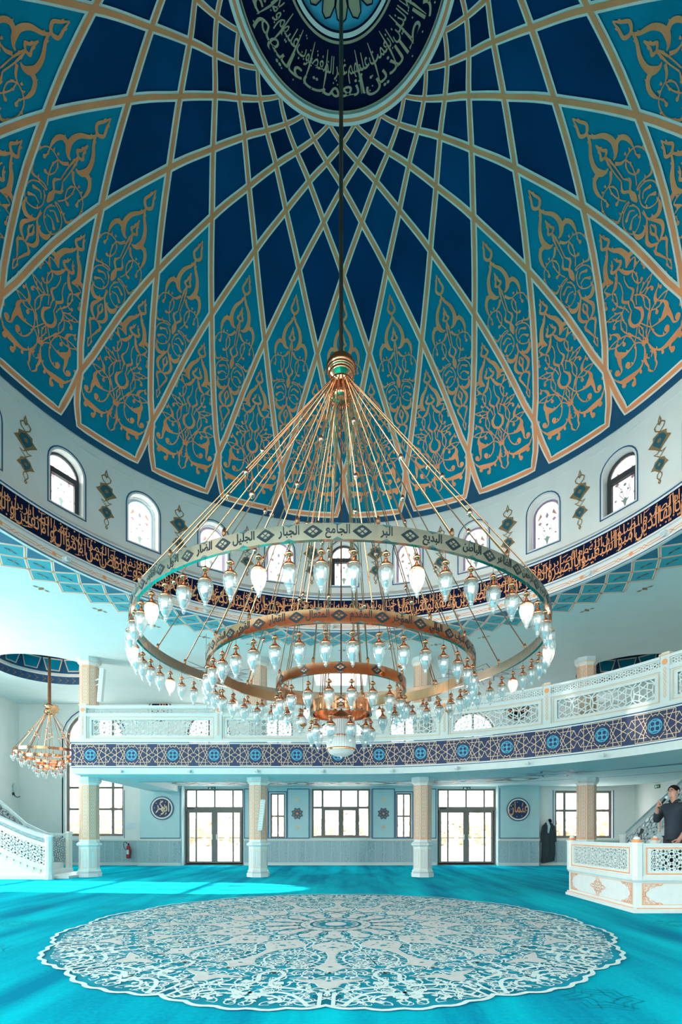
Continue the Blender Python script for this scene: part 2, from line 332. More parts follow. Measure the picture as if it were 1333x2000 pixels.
# ------------------------------------------------------------------ main dome
RB = 5.71; ZC = 6.0; ZB = CAMH + 7.60; RL = 5.66; RU = 6.0
PT = [-1.35, -1, 0, 0.5, 1, 2, 3, 4, 5, 6, 7]
PR = [5.98, 5.94, 5.60, 4.92, 4.22, 3.235, 2.63, 2.23, 2.0, 1.80, 1.58]
PZ = [7.60, 7.78, 8.52, 9.48, 10.12, 10.75, 11.04, 11.20, 11.31, 11.38, 11.40]
def prof(t):
    if t >= 7: q = t - 7; return PR[-1] - q, CAMH + PZ[-1] + 0.12 * q
    for i in range(len(PT) - 1):
        if t <= PT[i + 1] or i == len(PT) - 2: break
    t0, t1 = PT[i], PT[i + 1]; h = t1 - t0; q = max(0, (t - t0) / h)
    def tan_(A, j):
        if j == 0: return (A[1] - A[0]) / (PT[1] - PT[0])
        if j == len(PT) - 1: return (A[-1] - A[-2]) / (PT[-1] - PT[-2])
        return 0.5 * ((A[j] - A[j - 1]) / (PT[j] - PT[j - 1]) + (A[j + 1] - A[j]) / (PT[j + 1] - PT[j]))
    def H(A):
        m0, m1 = tan_(A, i) * h, tan_(A, i + 1) * h
        return (2 * q ** 3 - 3 * q * q + 1) * A[i] + (q ** 3 - 2 * q * q + q) * m0 + (-2 * q ** 3 + 3 * q * q) * A[i + 1] + (q ** 3 - q * q) * m1
    return H(PR), CAMH + H(PZ)
def dome_pt(th, t, d):
    """th in degrees from the far side, t level of the net, d distance towards the inside"""
    r, z = prof(t); r2, z2 = prof(t + 0.02); tx, tz = r2 - r, z2 - z; l = sqrt(tx * tx + tz * tz)
    nx, nz = -tz / l, tx / l
    r += nx * d; z += nz * d; a = radians(th)
    return (AX + r * sin(a), AY + r * cos(a), z)
# arc length table along the profile
_tab = []; _s = 0; _p = prof(-1.35)
for _i in range(0, 837):
    _t = -1.35 + _i * 0.01; _q = prof(_t); _s += sqrt((_q[0] - _p[0]) ** 2 + (_q[1] - _p[1]) ** 2); _tab.append((_s, _t)); _p = _q
def t_of_s(s):
    lo, hi = 0, len(_tab) - 1
    while hi - lo > 1:
        m = (lo + hi) // 2
        if _tab[m][0] > s: hi = m
        else: lo = m
    a, b = _tab[lo], _tab[hi]; return a[1] + (b[1] - a[1]) * (s - a[0]) / max(1e-9, b[0] - a[0])
def s_of_t(t): return min(_tab, key=lambda p: abs(p[1] - t))[0]
def dome_metric(th0):
    def f(x, s, d):
        t = t_of_s(s); r = prof(t)[0]; return dome_pt(th0 + math.degrees(x / r), t, d)
    return f

db = MB()
D0 = 7.5
def cell(th0, k, colr, n=0):
    """rhombus of the net with its lower corner at (th0, k)"""
    vs = []; fs = []; n = 14 if k < 2 else 8
    for i in range(n + 1):
        for j in range(n + 1):
            a, b = i / n, j / n; t = k + a + b; vs.append(dome_pt(th0 + D0 * (a - b), min(t, 7.0001), 0))
    for i in range(n):
        for j in range(n):
            q = i * (n + 1) + j; fs.append((q, q + 1, q + n + 2, q + n + 1))
    db.add(vs, fs, colr)
for g in range(24):
    th = 15 * g
    cell(th, 0, 'teal'); cell(th + 7.5, 1, 'blue1'); cell(th, 2, 'blue2' if g % 2 else 'blue1'); cell(th + 7.5, 3, 'blue1'); cell(th, 4, 'blue3'); cell(th + 7.5, 5, 'blue1'); cell(th, 6, 'blue3')
    # tall lower panel: corners, widest at level 0, apex at level 1
    pc = th + 7.5
    rows = [(-1 + i / 5, 5.7 + 1.8 * i / 5) for i in range(5)] + [(i / 14, 7.5 * (1 - i / 14)) for i in range(15)]
    vs = []; fs = []; n = 10
    for t, hw in rows:
        for j in range(n + 1): vs.append(dome_pt(pc + hw * (2 * j / n - 1), t, 0))
    for i in range(len(rows) - 1):
        for j in range(n): q = i * (n + 1) + j; fs.append((q, q + 1, q + n + 2, q + n + 1))
    db.add(vs, fs, 'teal')
    # dark border below and the wedge between two panels
    vs = []; fs = []
    for t, hw in [(-1.0, 1.8), (-0.5, 0.9), (0, 0.0)]:
        for j in range(3): vs.append(dome_pt(th + hw * (j - 1), t, 0))
    for i in range(2):
        for j in range(2): q = i * 3 + j; fs.append((q, q + 1, q + 4, q + 3))
    db.add(vs, fs, 'baseblue')
    for j in range(6):
        a, b = th + 2.5 * j, th + 2.5 * (j + 1)
        db.quad(dome_pt(a, -1.35, 0), dome_pt(b, -1.35, 0), dome_pt(b, -1.0, 0), dome_pt(a, -1.0, 0), 'baseblue')
ZT = CAMH + 11.40
# flat crown above the net
for g in range(96):
    a, b = radians(3.75 * g), radians(3.75 * (g + 1))
    for r0, z0, r1, z1, k in [(1.60, ZT, 1.44, ZT - 0.02, 'blue1'), (1.44, ZT - 0.02, 0.68, ZT + 0.10, 'navy'), (0.68, ZT + 0.10, 0.001, ZT + 0.12, 'cyan')]:
        db.quad(*[(AX + r * sin(q), AY + r * cos(q), z) for r, z, q in ((r0, z0, a), (r0, z0, b), (r1, z1, b), (r1, z1, a))], k)
def strap(pts_tt, wfun, closed=False):
    """pts: (theta, t). Gold centre with raised white edges."""
    n = len(pts_tt)
    for (o0, o1, k, d) in ((-0.5, -0.24, 'edge', 0.018), (-0.26, 0.26, 'gold', 0.023), (0.24, 0.5, 'edge', 0.018)):
        A = []; B = []
        for i, (th, t) in enumerate(pts_tt):
            j0, j1 = (max(i - 1, 0), min(i + 1, n - 1)) if not closed else ((i - 1) % n, (i + 1) % n)
            P = Vector(dome_pt(th, t, 0)); u = Vector(dome_pt(*pts_tt[j1], 0)) - Vector(dome_pt(*pts_tt[j0], 0)); u.normalize()
            N = (Vector(dome_pt(th, t, 0.1)) - P).normalized(); S = u.cross(N).normalized(); w_ = wfun(t)
            A.append(P + S * w_ * o0 + N * d); B.append(P + S * w_ * o1 + N * d)
        m = n if closed else n - 1; fs = []
        vs = A + B
        for i in range(m): j = (i + 1) % n; fs.append((i, j, n + j, n + i))
        db.add(vs, fs, k)
wf = lambda t: 0.130 - 0.0098 * max(0, min(7, t))
for g in range(24):
    th = 15 * g
    for sgn in (1, -1):
        pts = [(th + sgn * D0 * (7 * i / 42), 7 * i / 42) for i in range(43)]
        strap(pts, wf)
        # edge down to the panel corner, then along its foot to the middle
        strap([(th + sgn * 1.8 * (1 - q), -1 + q) for q in (0, 0.25, 0.5, 0.75, 1.0)][::-1] + [(th + sgn * (1.8 + x), -1.0) for x in (1.4, 3.5, 5.7)], wf)
# thin line of shade grooves inside every cell are left to the raised straps themselves
def ring(r, z, w_, k, d=0.0, n=144):
    vs = [(AX + q * sin(2 * pi * i / n), AY + q * cos(2 * pi * i / n), z - d) for q in (r - w_ / 2, r + w_ / 2) for i in range(n)]
    db.add(vs, [(i, (i + 1) % n, n + (i + 1) % n, n + i) for i in range(n)], k)
ZR = CAMH + 11.34
ring(1.545, ZR, 0.045, 'edge'); ring(1.50, ZR, 0.05, 'gold', -0.004); ring(1.455, ZR, 0.045, 'edge'); ring(1.405, ZR, 0.018, 'oldgold', -0.01)
for r0 in (1.57, 1.43):
    n = 144; db.add([(AX + r0 * sin(2 * pi * i / n), AY + r0 * cos(2 * pi * i / n), z) for z in (ZR, ZR + 0.10) for i in range(n)], [(i, (i + 1) % n, n + (i + 1) % n, n + i) for i in range(n)], 'edge')
ring(0.755, ZR + 0.10, 0.03, 'oldgold'); ring(0.69, ZR + 0.10, 0.05, 'edge'); ring(0.655, ZR + 0.11, 0.02, 'navy')
def ocu(x, y, d):            # y measured inwards from radius 1.36
    r = 1.36 - y; a = x / 1.1; return (AX + r * sin(a), AY + r * cos(a), ZT + 0.0 - d + 0.04 * (1.36 - r))
for i in range(16):
    a = 2 * pi * i / 16
    f = lambda x, y, d, a=a: (AX + (y) * sin(a) + x * cos(a), AY + y * cos(a) - x * sin(a), ZT + 0.09 - d)
    db.poly([(0, 0.24), (0.05, 0.32), (0.085, 0.45), (0.06, 0.56), (0, 0.60), (-0.06, 0.56), (-0.085, 0.45), (-0.05, 0.32)], f, 'oldgold', 0.008)
    db.strip([(0, 0.24), (0.05, 0.32), (0.085, 0.45), (0.06, 0.56), (0, 0.60), (-0.06, 0.56), (-0.085, 0.45), (-0.05, 0.32)], 0.016, f, 'navy', 0.012, closed=True)
def circ_text(words, total, y, sy, sx, mp, k, d, phase=0, bold=0.012, mb=None, gap=0.22):
    """words laid right to left around a closed circle of developed length total"""
    ws = [word_mesh(q, bold)[2] * sx for q in words]; base = sum(ws) + gap * sx * len(ws); rep = max(1, round(total / base)); f = total / (base * rep)
    x = phase
    for _ in range(rep):
        for q, wd in zip(words, ws):
            x -= wd * f / 2; put_word(mb, q, x, y, sx * f, sy, mp, k, d, bold); x -= wd * f / 2 + gap * sx * f
fatiha = 'صراط الذين انعمت عليهم غير المغضوب عليهم ولا الضالين'.split()
circ_text(fatiha, 2 * pi * 1.1, 0.10, 0.27, 0.24, ocu, 'oldgold', 0.03, 1.75, 0.008, db, 0.05)
circ_text(fatiha[2:] + fatiha[:2], 2 * pi * 1.1, 0.33, 0.24, 0.21, ocu, 'oldgold', 0.034, 0.9, 0.008, db, 0.08)
random.seed(4)
for i in range(80):
    x = random.uniform(0, 2 * pi * 1.1); y = random.uniform(0.0, 0.56); db.disc(x, y, 0.010, ocu, 'oldgold', 0.028, 6)
for i in range(26):
    x = 2 * pi * 1.1 * i / 26; db.strip([(x, 0.10, 0.006), (x + 0.01, 0.3, 0.026), (x - 0.01, 0.55, 0.012)], 0.02, ocu, 'oldgold', 0.032)

# ornament of the tall panel, traced on its right half; the mirrored half is the left one
def tr1(px, py, *r):
    a = 295.0; b = 1690.0; u = px - 520.0; v = 1750.0 - py
    # u = -a y + 357 x ; v = b y + 132 x
    y = (357 * v - 132 * u) / (b * 357 + 132 * a); x = (u + a * y) / 357.0
    return (x, y) + tuple(q / 357.0 for q in r)
def tr2(px, py, *r):
    ax, ay, bx, by = 290.0, 130.0, 443.0, 1940.0; u = px - bx; v = by - py; a = bx - ax; b = by - ay
    y = (348 * v - 103 * u) / (b * 348 + 103 * a); x = (u + a * y) / 348.0
    return (x, y) + tuple(q / 348.0 for q in r)
ORN1 = [
 [(222,55,5),(252,120,20),(284,165,25),(280,195,26),(258,222,30),(250,238,22)],
 [(262,235,16),(300,290,30),(355,335,46),(392,395,52),(410,445,56),(398,500,34),(384,540,14)],
 [(400,455,40),(465,438,42),(508,462,42),(530,515,36),(532,560,14),(530,605,10),(545,640,14),(550,652,30)],
 [(384,540,12),(430,505,10),(478,500,10),(470,560,24),(462,580,20)],
 [(290,368,6),(315,415,20),(345,440,26),(338,470,28),(312,492,26)],
 [(318,500,14),(350,555,30),(395,600,36),(438,605,10)],
 [(440,612,11),(480,575,11),(540,560,11),(590,592,11),(620,660,11),(618,725,12),(596,790,11),(560,840,11),(510,870,11),(462,880,11)],
 [(438,606,10),(428,660,10),(440,715,10),(462,755,10),(495,768,12),(508,745,26)],
 [(440,612,10),(468,680,10),(468,760,10),(452,830,10),(430,880,10),(425,960,10)],
 [(466,872,11),(515,815,11),(580,778,11),(650,765,11),(702,800,12),(735,870,12),(745,940,12),(732,1005,11),(700,1062,11),(650,1108,11),(600,1122,11),(550,1105,11)],
 [(735,930,26),(770,945,30)], [(680,800,26),(688,835,8)], [(600,700,18),(612,730,8)],
 [(420,852,12),(480,890,12),(528,948,12),(548,1020,12),(538,1092,14),(520,1150,20),(500,1220,10),(480,1300,10),(472,1370,12)],
 [(480,890,10),(498,960,10),(500,1030,10),(540,1100,10)],
 [(515,915,10),(545,885,10),(580,878,16),(590,905,30)],
 [(600,1080,10),(604,1010,34),(625,955,16),(650,930,14),(668,945,26)],
 [(548,1112,12),(615,1055,12),(700,1022,12),(780,1050,14),(832,1130,14),(855,1240,14),(845,1340,14),(820,1440,18),(770,1500,60),(705,1535,56),(620,1562,30),(560,1540,14),(512,1480,12),(482,1410,12),(490,1340,12),(525,1285,12)],
 [(815,1235,28),(838,1240,30)], [(780,1500,40),(798,1530,44)], [(700,1545,30),(692,1600,26),(718,1635,46)], [(615,1570,30),(618,1605,26)], [(780,1075,26),(790,1110,10)],
 [(550,1112,12),(530,1180,12),(530,1260,12),(548,1335,14),(588,1405,16),(640,1435,12),(690,1418,14),(678,1385,50)],
 [(528,1275,10),(615,1270,20),(676,1225,66),(700,1150,48),(672,1090,16),(625,1060,10)],
 [(700,1210,60),(728,1285,36),(745,1360,20),(785,1375,14),(790,1335,50)], [(600,1125,12),(604,1160,32)],
 [(378,740,10),(415,795,26),(385,868,26)], [(352,600,10),(352,660,12),(376,740,12)], [(385,868,20),(400,930,10),(404,980,10)],
 [(405,975,12),(462,1035,34),(462,1115,34),(430,1160,26)],
 [(432,1160,10),(480,1220,11),(530,1275,11)], [(425,1165,10),(414,1255,11),(450,1330,11),(480,1400,11)], [(468,1345,16),(470,1385,40)],
 [(480,1400,11),(500,1480,12),(540,1555,32),(542,1640,18),(552,1690,22),(525,1752,8)], [(495,1512,8),(514,1545,16),(498,1580,8)],
]
ORN2 = [
 [(290,125,5),(315,195,24),(345,262,28),(325,312,32),(298,325,24)],
 [(300,330,16),(335,400,30),(402,470,42),(436,560,50),(430,640,60),(400,690,34),(370,702,14)],
 [(430,625,56),(490,608,44),(530,650,40),(545,710,32),(545,770,14),(538,830,10),(550,870,28)],
 [(370,740,30),(410,782,26),(452,790,12)], [(470,740,26),(472,765,14)],
 [(450,790,11),(510,770,12),(570,790,12),(605,860,12),(610,930,12),(596,1010,14),(575,1070,26),(520,1065,12),(460,1060,12),(418,1080,14)],
 [(455,790,10),(430,850,10),(430,905,10),(460,960,12),(495,962,28)], [(455,800,10),(470,870,10),(460,970,10),(432,1050,12)],
 [(320,470,8),(338,550,22),(362,588,28),(332,622,22)], [(335,620,14),(350,700,20),(360,780,12),(366,900,14)],
 [(366,905,10),(406,968,26),(372,1038,24),(386,1100,32),(380,1170,12)],
 [(420,1090,12),(500,1085,11),(555,1130,11),(573,1200,11),(560,1270,12),(530,1310,11),(480,1315,11),(430,1290,11),(402,1230,11),(410,1160,11),(440,1105,11)],
 [(430,1190,10),(460,1142,14),(520,1155,26)], [(430,1240,8),(480,1212,12),(532,1240,28)],
 [(540,1310,16),(530,1370,46),(490,1410,46),(440,1400,22),(400,1370,14),(395,1280,12)],
 [(400,1380,12),(450,1440,28),(492,1500,42),(482,1570,34),(440,1620,22),(425,1640,10)],
 [(405,1440,8),(430,1500,24),(412,1560,22),(415,1640,8)],
 [(430,1620,20),(482,1660,28),(466,1720,26),(444,1800,14),(440,1830,10),(456,1880,8),(443,1945,6)],
]
o1 = [smooth_pts([tr1(*p) for p in l], 4) for l in ORN1]; o2 = [smooth_pts([tr2(*p) for p in l], 4) for l in ORN2]
s_b, s_1, s_m1 = s_of_t(-1), s_of_t(1), s_of_t(-1); s_0, s_2 = s_of_t(0), s_of_t(2)
def lay_ornament(lines, th0, sa, sb, W):
    mpf = dome_metric(th0)
    for l in lines:
        for sg in (1, -1):
            db.strip([(sg * p[0] * W, sa + (sb - sa) * p[1], max(0.016, p[2] * W * 0.82)) for p in l], 0.02, mpf, 'gold', 0.012, ends=False)
            q = l[-1]
            if q[2] > .055: db.disc(sg * q[0] * W, sa + (sb - sa) * q[1], q[2] * W * .52, mpf, 'gold', 0.013, 10)
            if len(l) > 9:
                for q in l[4:-4:8]: db.add([mpf(sg * (q[0] + a) * W, sa + (sb - sa) * q[1] + b, .012) for a, b in ((-.035, 0), (.035, .012), (.02, .05))], [(0, 1, 2)], 'gold')
for g in range(24):
    lay_ornament(o1, 15 * g + 7.5, s_b + 0.26, s_1 - 0.47, 0.63)
    lay_ornament(o2, 15 * g, s_0 + 0.42, s_2 - 0.36, 0.56)
struct(db.build('ceiling_dome'), 'large painted dome with a blue and teal net of gold straps and arabesques', 'dome')

# outer shell closes the dome against the sky
ob = MB()
ob.lathe([(6.0, 8.62), (6.4, 8.66), (6.4, ZB + 0.3), (5.6, 10.8), (4.2, 12.3), (2.4, 13.1), (0.01, 13.5)], 'wall', (AX, AY, 0), 48)
struct(ob.build('ceiling_dome_shell'), 'outer shell of the large dome', 'dome')

# ------------------------------------------------------------------ walls with openings
def wall_open(mb, x0, x1, z0, z1, holes, mp, k, dx=0.6, depth=0.3, kr=None, back=True):
    """holes: (xa, xb, za, zb, arch). mp(x, z, d): d < 0 goes into the wall."""
    kr = kr or k; xs = {x0, x1}
    for h in holes:
        xs |= {h[0], h[1]}
        if h[4]: xs |= {h[0] + (h[1] - h[0]) * (0.5 - 0.5 * cos(pi * i / 12)) for i in range(13)}
    n = max(1, int(math.ceil((x1 - x0) / dx))); xs |= {x0 + (x1 - x0) * i / n for i in range(n + 1)}
    xs = sorted(x for x in xs if x0 - 1e-6 <= x <= x1 + 1e-6)
    xs = [x for i, x in enumerate(xs) if i == 0 or x - xs[i - 1] > 1e-5]
    def top(h, x):
        if not h[4]: return h[3]
        c, r = (h[0] + h[1]) / 2, (h[1] - h[0]) / 2; q = max(0, 1 - ((x - c) / r) ** 2); rise = h[4] if h[4] is not True else r
        return h[3] - rise + rise * sqrt(q)
    for d in ((0, -depth) if back else (0,)):
        for a, b in zip(xs, xs[1:]):
            m = (a + b) / 2; hs = sorted([h for h in holes if h[0] < m < h[1]], key=lambda h: h[2]); lo = (z0, z0)
            for h in hs:
                if h[2] > lo[0] + 1e-6: mb.quad(mp(a, lo[0], d), mp(b, lo[1], d), mp(b, h[2], d), mp(a, h[2], d), k)
                lo = (top(h, a), top(h, b))
            mb.quad(mp(a, lo[0], d), mp(b, lo[1], d), mp(b, z1, d), mp(a, z1, d), k)
    for h in holes:
        pts = outline(h)
        for i in range(len(pts)):
            p, q = pts[i], pts[(i + 1) % len(pts)]
            mb.quad(mp(p[0], p[1], 0), mp(q[0], q[1], 0), mp(q[0], q[1], -depth), mp(p[0], p[1], -depth), kr)
def outline(h, off=0.0, n=12):
    xa, xb, za, zb, ar = h; xa -= off; xb += off; za -= off; zb += off
    if not ar: return [(xa, za), (xb, za), (xb, zb), (xa, zb)]
    c, r = (xa + xb) / 2, (xb - xa) / 2; rise = (ar if ar is not True else (h[1] - h[0]) / 2) + (off if True else 0); zs = zb - rise
    return [(xa, za), (xb, za)] + [(c + r * cos(pi * i / n), zs + rise * sin(pi * i / n)) for i in range(n + 1)]
def window(name, h, mp, d, mull=(), trans=(), k='frame', fw=0.06, label=None, glassk='glass', extra=None):
    """frame strips standing d inside the reveal; mull: x positions, trans: z positions or (z, xa, xb)"""
    fb = MB(); fb.strip(outline(h, -fw / 2), fw, mp, k, d - 0.03, d + 0.03, closed=True)
    for x in mull: x, za, zb = x if isinstance(x, tuple) else (x, h[2], h[3]); fb.strip([(x, za), (x, zb)], fw, mp, k, d - 0.03, d + 0.028)
    for z in trans: z, xa, xb = z if isinstance(z, tuple) else (z, h[0], h[1]); fb.strip([(xa, z), (xb, z)], fw, mp, k, d - 0.03, d + 0.026)
    if extra: extra(fb)
    o = fb.build(name); struct(o, label, 'window')
    gb = MB(); gb.poly(outline(h, -0.01), mp, glassk, d); gb.build('pane', o)
    return o

# drum
def drum(x, z, d):
    a = x / RB; q = max(0, min(1, (z - 6.87) / .23)); r = RL + (RU - RL) * q - d; return (AX + r * sin(a), AY + r * cos(a), z)
def drumdeg(th): return radians(th) * RB
dr = MB(); H = 2 * pi * RB; holes = []
for g in range(-12, 12):
    c = drumdeg(15 * g); holes.append((c - 0.305, c + 0.305, 7.295, 8.365, True))
wall_open(dr, -drumdeg(187.5), drumdeg(172.5), 7.10, ZB + 0.02, holes, drum, 'wall', 0.25, 0.28, 'white')
def dband(z0, z1, k, d0, d1=None, mb=dr):
    n = 144
    for i in range(n):
        a, b = H * i / n, H * (i + 1) / n; mb.quad(drum(a, z0, d0), drum(b, z0, d0), drum(b, z1, d1 if d1 is not None else d0), drum(a, z1, d1 if d1 is not None else d0), k)
dband(6.0, 7.2, 'wall', -0.30); dband(6.87, 7.10, 'wall', 0)
dband(6.83, 6.87, 'white', 0.012, 0.0); dband(6.80, 6.83, 'navyl', 0.012); dband(6.765, 6.80, 'white', 0.012); dband(6.29, 6.765, 'navy', 0.012); dband(6.255, 6.29, 'white', 0.014)
dband(6.225, 6.255, 'navyl', 0.014); dband(6.20, 6.225, 'white', 0.014, 0.05); dband(6.03, 6.20, 'white', 0.05); dband(6.0, 6.03, 'white', 0.07, 0.05); dband(6.015, 6.03, 'navyl', 0.075)
for h in holes: dr.strip(outline(h, 0.045), 0.024, drum, 'navyl', 0.006, closed=True)
# chain moulding
n = 72
for i in range(n):
    x0 = H * i / n; w_ = H / n; zc = 6.115
    for sg in (1, -1):
        dr.strip([(x0, zc + sg * .022), (x0 + w_ * .34, zc + sg * .022), (x0 + w_ * .42, zc), (x0 + w_ * .5, zc - sg * .03), (x0 + w_ * .58, zc), (x0 + w_ * .66, zc + sg * .022), (x0 + w_, zc + sg * .022)], 0.013, drum, 'goldt', 0.056)
    if i % 2: dr.disc(x0, zc, 0.04, drum, 'goldt', 0.058, 8)
# wall ornaments between the windows
DO = [[(0, 0), (0.02, .03), (0, .06), (-.02, .03)], [(0, .06), (.05, .13), (0, .2), (-.05, .13)]]
for g in range(24):
    c = drumdeg(15 * g + 7.5); z0 = 7.30
    P = lambda pts: [(c + x * 1.22, z0 + y) for x, y in pts]
    dr.strip(P([(0, 0), (.018, .03), (0, .055), (-.018, .03)]), 0.016, drum, 'bronze', 0.01, closed=True)
    dr.strip(P([(0, .06), (.035, .12), (.03, .17), (0, .21), (-.03, .17), (-.035, .12)]), 0.016, drum, 'bronze', 0.01, closed=True)
    dr.poly(P([(0, .19), (.07, .27), (.13, .30), (.09, .36), (.07, .42), (0, .46), (-.07, .42), (-.09, .36), (-.13, .30), (-.07, .27)]), drum, 'bronze', 0.008)
    dr.poly(P([(0, .23), (.06, .30), (.07, .36), (0, .43), (-.07, .36), (-.06, .30)]), drum, 'tealp', 0.013)
    dr.disc(c, z0 + .33, .028, drum, 'bronze', 0.017, 6)
    dr.strip(P([(0, .46), (.08, .55), (.03, .54), (0, .58), (-.03, .54), (-.08, .55)]), 0.018, drum, 'bronze', 0.01, closed=True)
    dr.poly(P([(0, .56), (.07, .64), (.17, .73), (.10, .80), (.10, .87), (0, .91), (-.10, .87), (-.10, .80), (-.17, .73), (-.07, .64)]), drum, 'bronze', 0.008)
    dr.poly(P([(0, .61), (.07, .70), (.10, .75), (.06, .84), (0, .87), (-.06, .84), (-.10, .75), (-.07, .70)]), drum, 'tealp', 0.013)
    dr.disc(c, z0 + .75, .04, drum, 'bronze', 0.017, 6)
    dr.strip(P([(0, .90), (.06, .96), (.075, 1.02), (.03, 1.07), (0, 1.03), (-.03, 1.07), (-.075, 1.02), (-.06, .96)]), 0.020, drum, 'bronze', 0.01, closed=True)
    dr.strip(P([(0, 1.03), (.018, 1.10), (0, 1.17), (-.018, 1.10)]), 0.022, drum, 'bronze', 0.01, closed=True)
verse = ('يا ايها الذين امنوا استعينوا بالصبر والصلوة ان الله مع الصابرين ولا تقولوا لمن يقتل في سبيل الله اموات بل احياء ولكن لا تشعرون '
         'ولنبلونكم بشيء من الخوف والجوع ونقص من الاموال والانفس والثمرات وبشر الصابرين صدق الله العظيم').replace('ء', 'ء').split()
circ_text(verse, H, 6.39, 0.40, 0.29, drum, 'goldt', 0.020, drumdeg(74), 0.001, dr, 0.02)
circ_text(verse[7:] + verse[:7], H, 6.56, 0.24, 0.22, drum, 'goldt', 0.024, drumdeg(61), 0.0, dr, 0.05)
random.seed(7)
for i in range(420):
    x = H * i / 420 + random.uniform(-.02, .02); z = random.choice([6.32, 6.35, 6.68, 6.71, 6.52]); q = random.random()
    if q < .6: dr.poly([(x, z), (x + .018, z + .018), (x, z + .036), (x - .018, z + .018)], drum, 'goldt', 0.018)
    else: dr.strip([(x - .06, z, .006), (x, z + .012, .018), (x + .06, z + .03, .006)], .01, drum, 'goldt', 0.018)
for i in range(150):
    x = H * i / 150; dr.strip([(x, 6.34, .008), (x - .005, 6.53, .020), (x + .012, 6.74, .010)], .02, drum, 'goldt', 0.022)
struct(dr.build('wall_drum'), 'round white drum wall under the dome with a navy band of gold lettering', 'wall')

def stained_window(g):
    c = drumdeg(15 * g); h = (c - 0.305, c + 0.305, 7.295, 8.365, True)
    opening = g in (0, -4, 4, 8, -8, 12, -12)
    def extra(fb):
        if opening: fb.strip([(c - 0.285, 7.97), (c + 0.285, 7.97)], 0.10, drum, 'dark', -0.20, -0.12); fb.strip([(c - 0.24, 7.33), (c - 0.24, 7.94)], .06, drum, 'dark', -.18, -.12); fb.strip([(c + 0.24, 7.33), (c + 0.24, 7.94)], .06, drum, 'dark', -.18, -.12)
    lb = 'arched stained glass drum window ' + ('with a dark tilting sash' if opening else 'with a coloured border')
    fb = MB(); fb.strip(outline(h, -0.02), 0.04 if opening else 0.02, drum, 'dark' if opening else 'white', -0.22, -0.16, closed=True); extra(fb)
    o = struct(fb.build('window_%d' % (g + 13)), lb, 'window')
    gb = MB(); ek = 'st_white' if opening else ('st_cyan' if g == -3 else 'st_purple'); e2 = 0.002
    gb.poly(outline(h, -0.01), drum, 'st_white', -0.20)
    if not opening: gb.strip(outline(h, -0.045), 0.06, drum, ek, -0.196, closed=True)
    Q = lambda pts: [(c + x, 7.295 + y) for x, y in pts]
    gb.poly(Q([(0, .08), (.03, .20), (.08, .27), (.03, .25), (0, .30), (-.03, .25), (-.08, .27), (-.03, .20)]), drum, 'st_green', -0.194)
    for sg in (1, -1):
        gb.strip(Q([(sg * .02, .25), (sg * .10, .38), (sg * .07, .50)]), .010, drum, 'st_green', -0.194); gb.strip(Q([(sg * .02, .28), (sg * .05, .45), (sg * .14, .58)]), .008, drum, 'st_green', -0.194)
        gb.poly(Q([(sg * .10, .74), (sg * .20, .66), (sg * .13, .82)]), drum, 'st_orange', -0.194)
        gb.poly(Q([(sg * .14, .56), (sg * .19, .60), (sg * .14, .64), (sg * .10, .60)]), drum, 'st_pink', -0.194); gb.disc(c + sg * .17, 7.295 + .30, .022, drum, 'st_pink', -0.194, 6)
        gb.disc(c + sg * .06, 7.295 + .42, .02, drum, 'st_blue', -0.194, 6)
    gb.poly(Q([(0, .66), (.035, .72), (0, .80), (-.035, .72)]), drum, 'st_blue', -0.194); gb.disc(c, 7.295 + .53, .03, drum, 'st_green', -0.194, 6)
    gb.build('pane', o)
for g in range(-12, 12): stained_window(g)

# ------------------------------------------------------------------ flat ceiling, small domes, skylight
XL, XR, YB, YF = -12.2, 10.7, 19.25, -6.0
SD = [(-8.8, 15.3), (8.35, 15.3)]; RS = 1.45
cb = MB(); flat = lambda x, y, d: (x, y, ZC - d)
def ccirc(x, y, r, n): return [(x + r * cos(2 * pi * i / n), y + r * sin(2 * pi * i / n)) for i in range(n)]
sky = (-1.0, 0.62, 15.6, 16.85)
cb.poly([rect(XL, XR, YF, YB), ccirc(AX, AY, RL - 0.07, 144)] + [ccirc(x, y, RS, 48) for x, y in SD] + [rect(*sky)], flat, 'ceil_bounce', 0)
cb.poly([rect(XL - .5, XR + .5, YF, YB + .5), ccirc(AX, AY, RL + 0.28, 144)] + [ccirc(x, y, RS, 48) for x, y in SD] + [rect(*sky)], lambda x, y, d: (x, y, ZC + 0.35), 'wall', 0)
for i in range(4):
    r_ = rect(*sky); a, b = r_[i], r_[(i + 1) % 4]; cb.quad((*a, ZC), (*b, ZC), (*b, ZC + .8), (*a, ZC + .8), 'white')
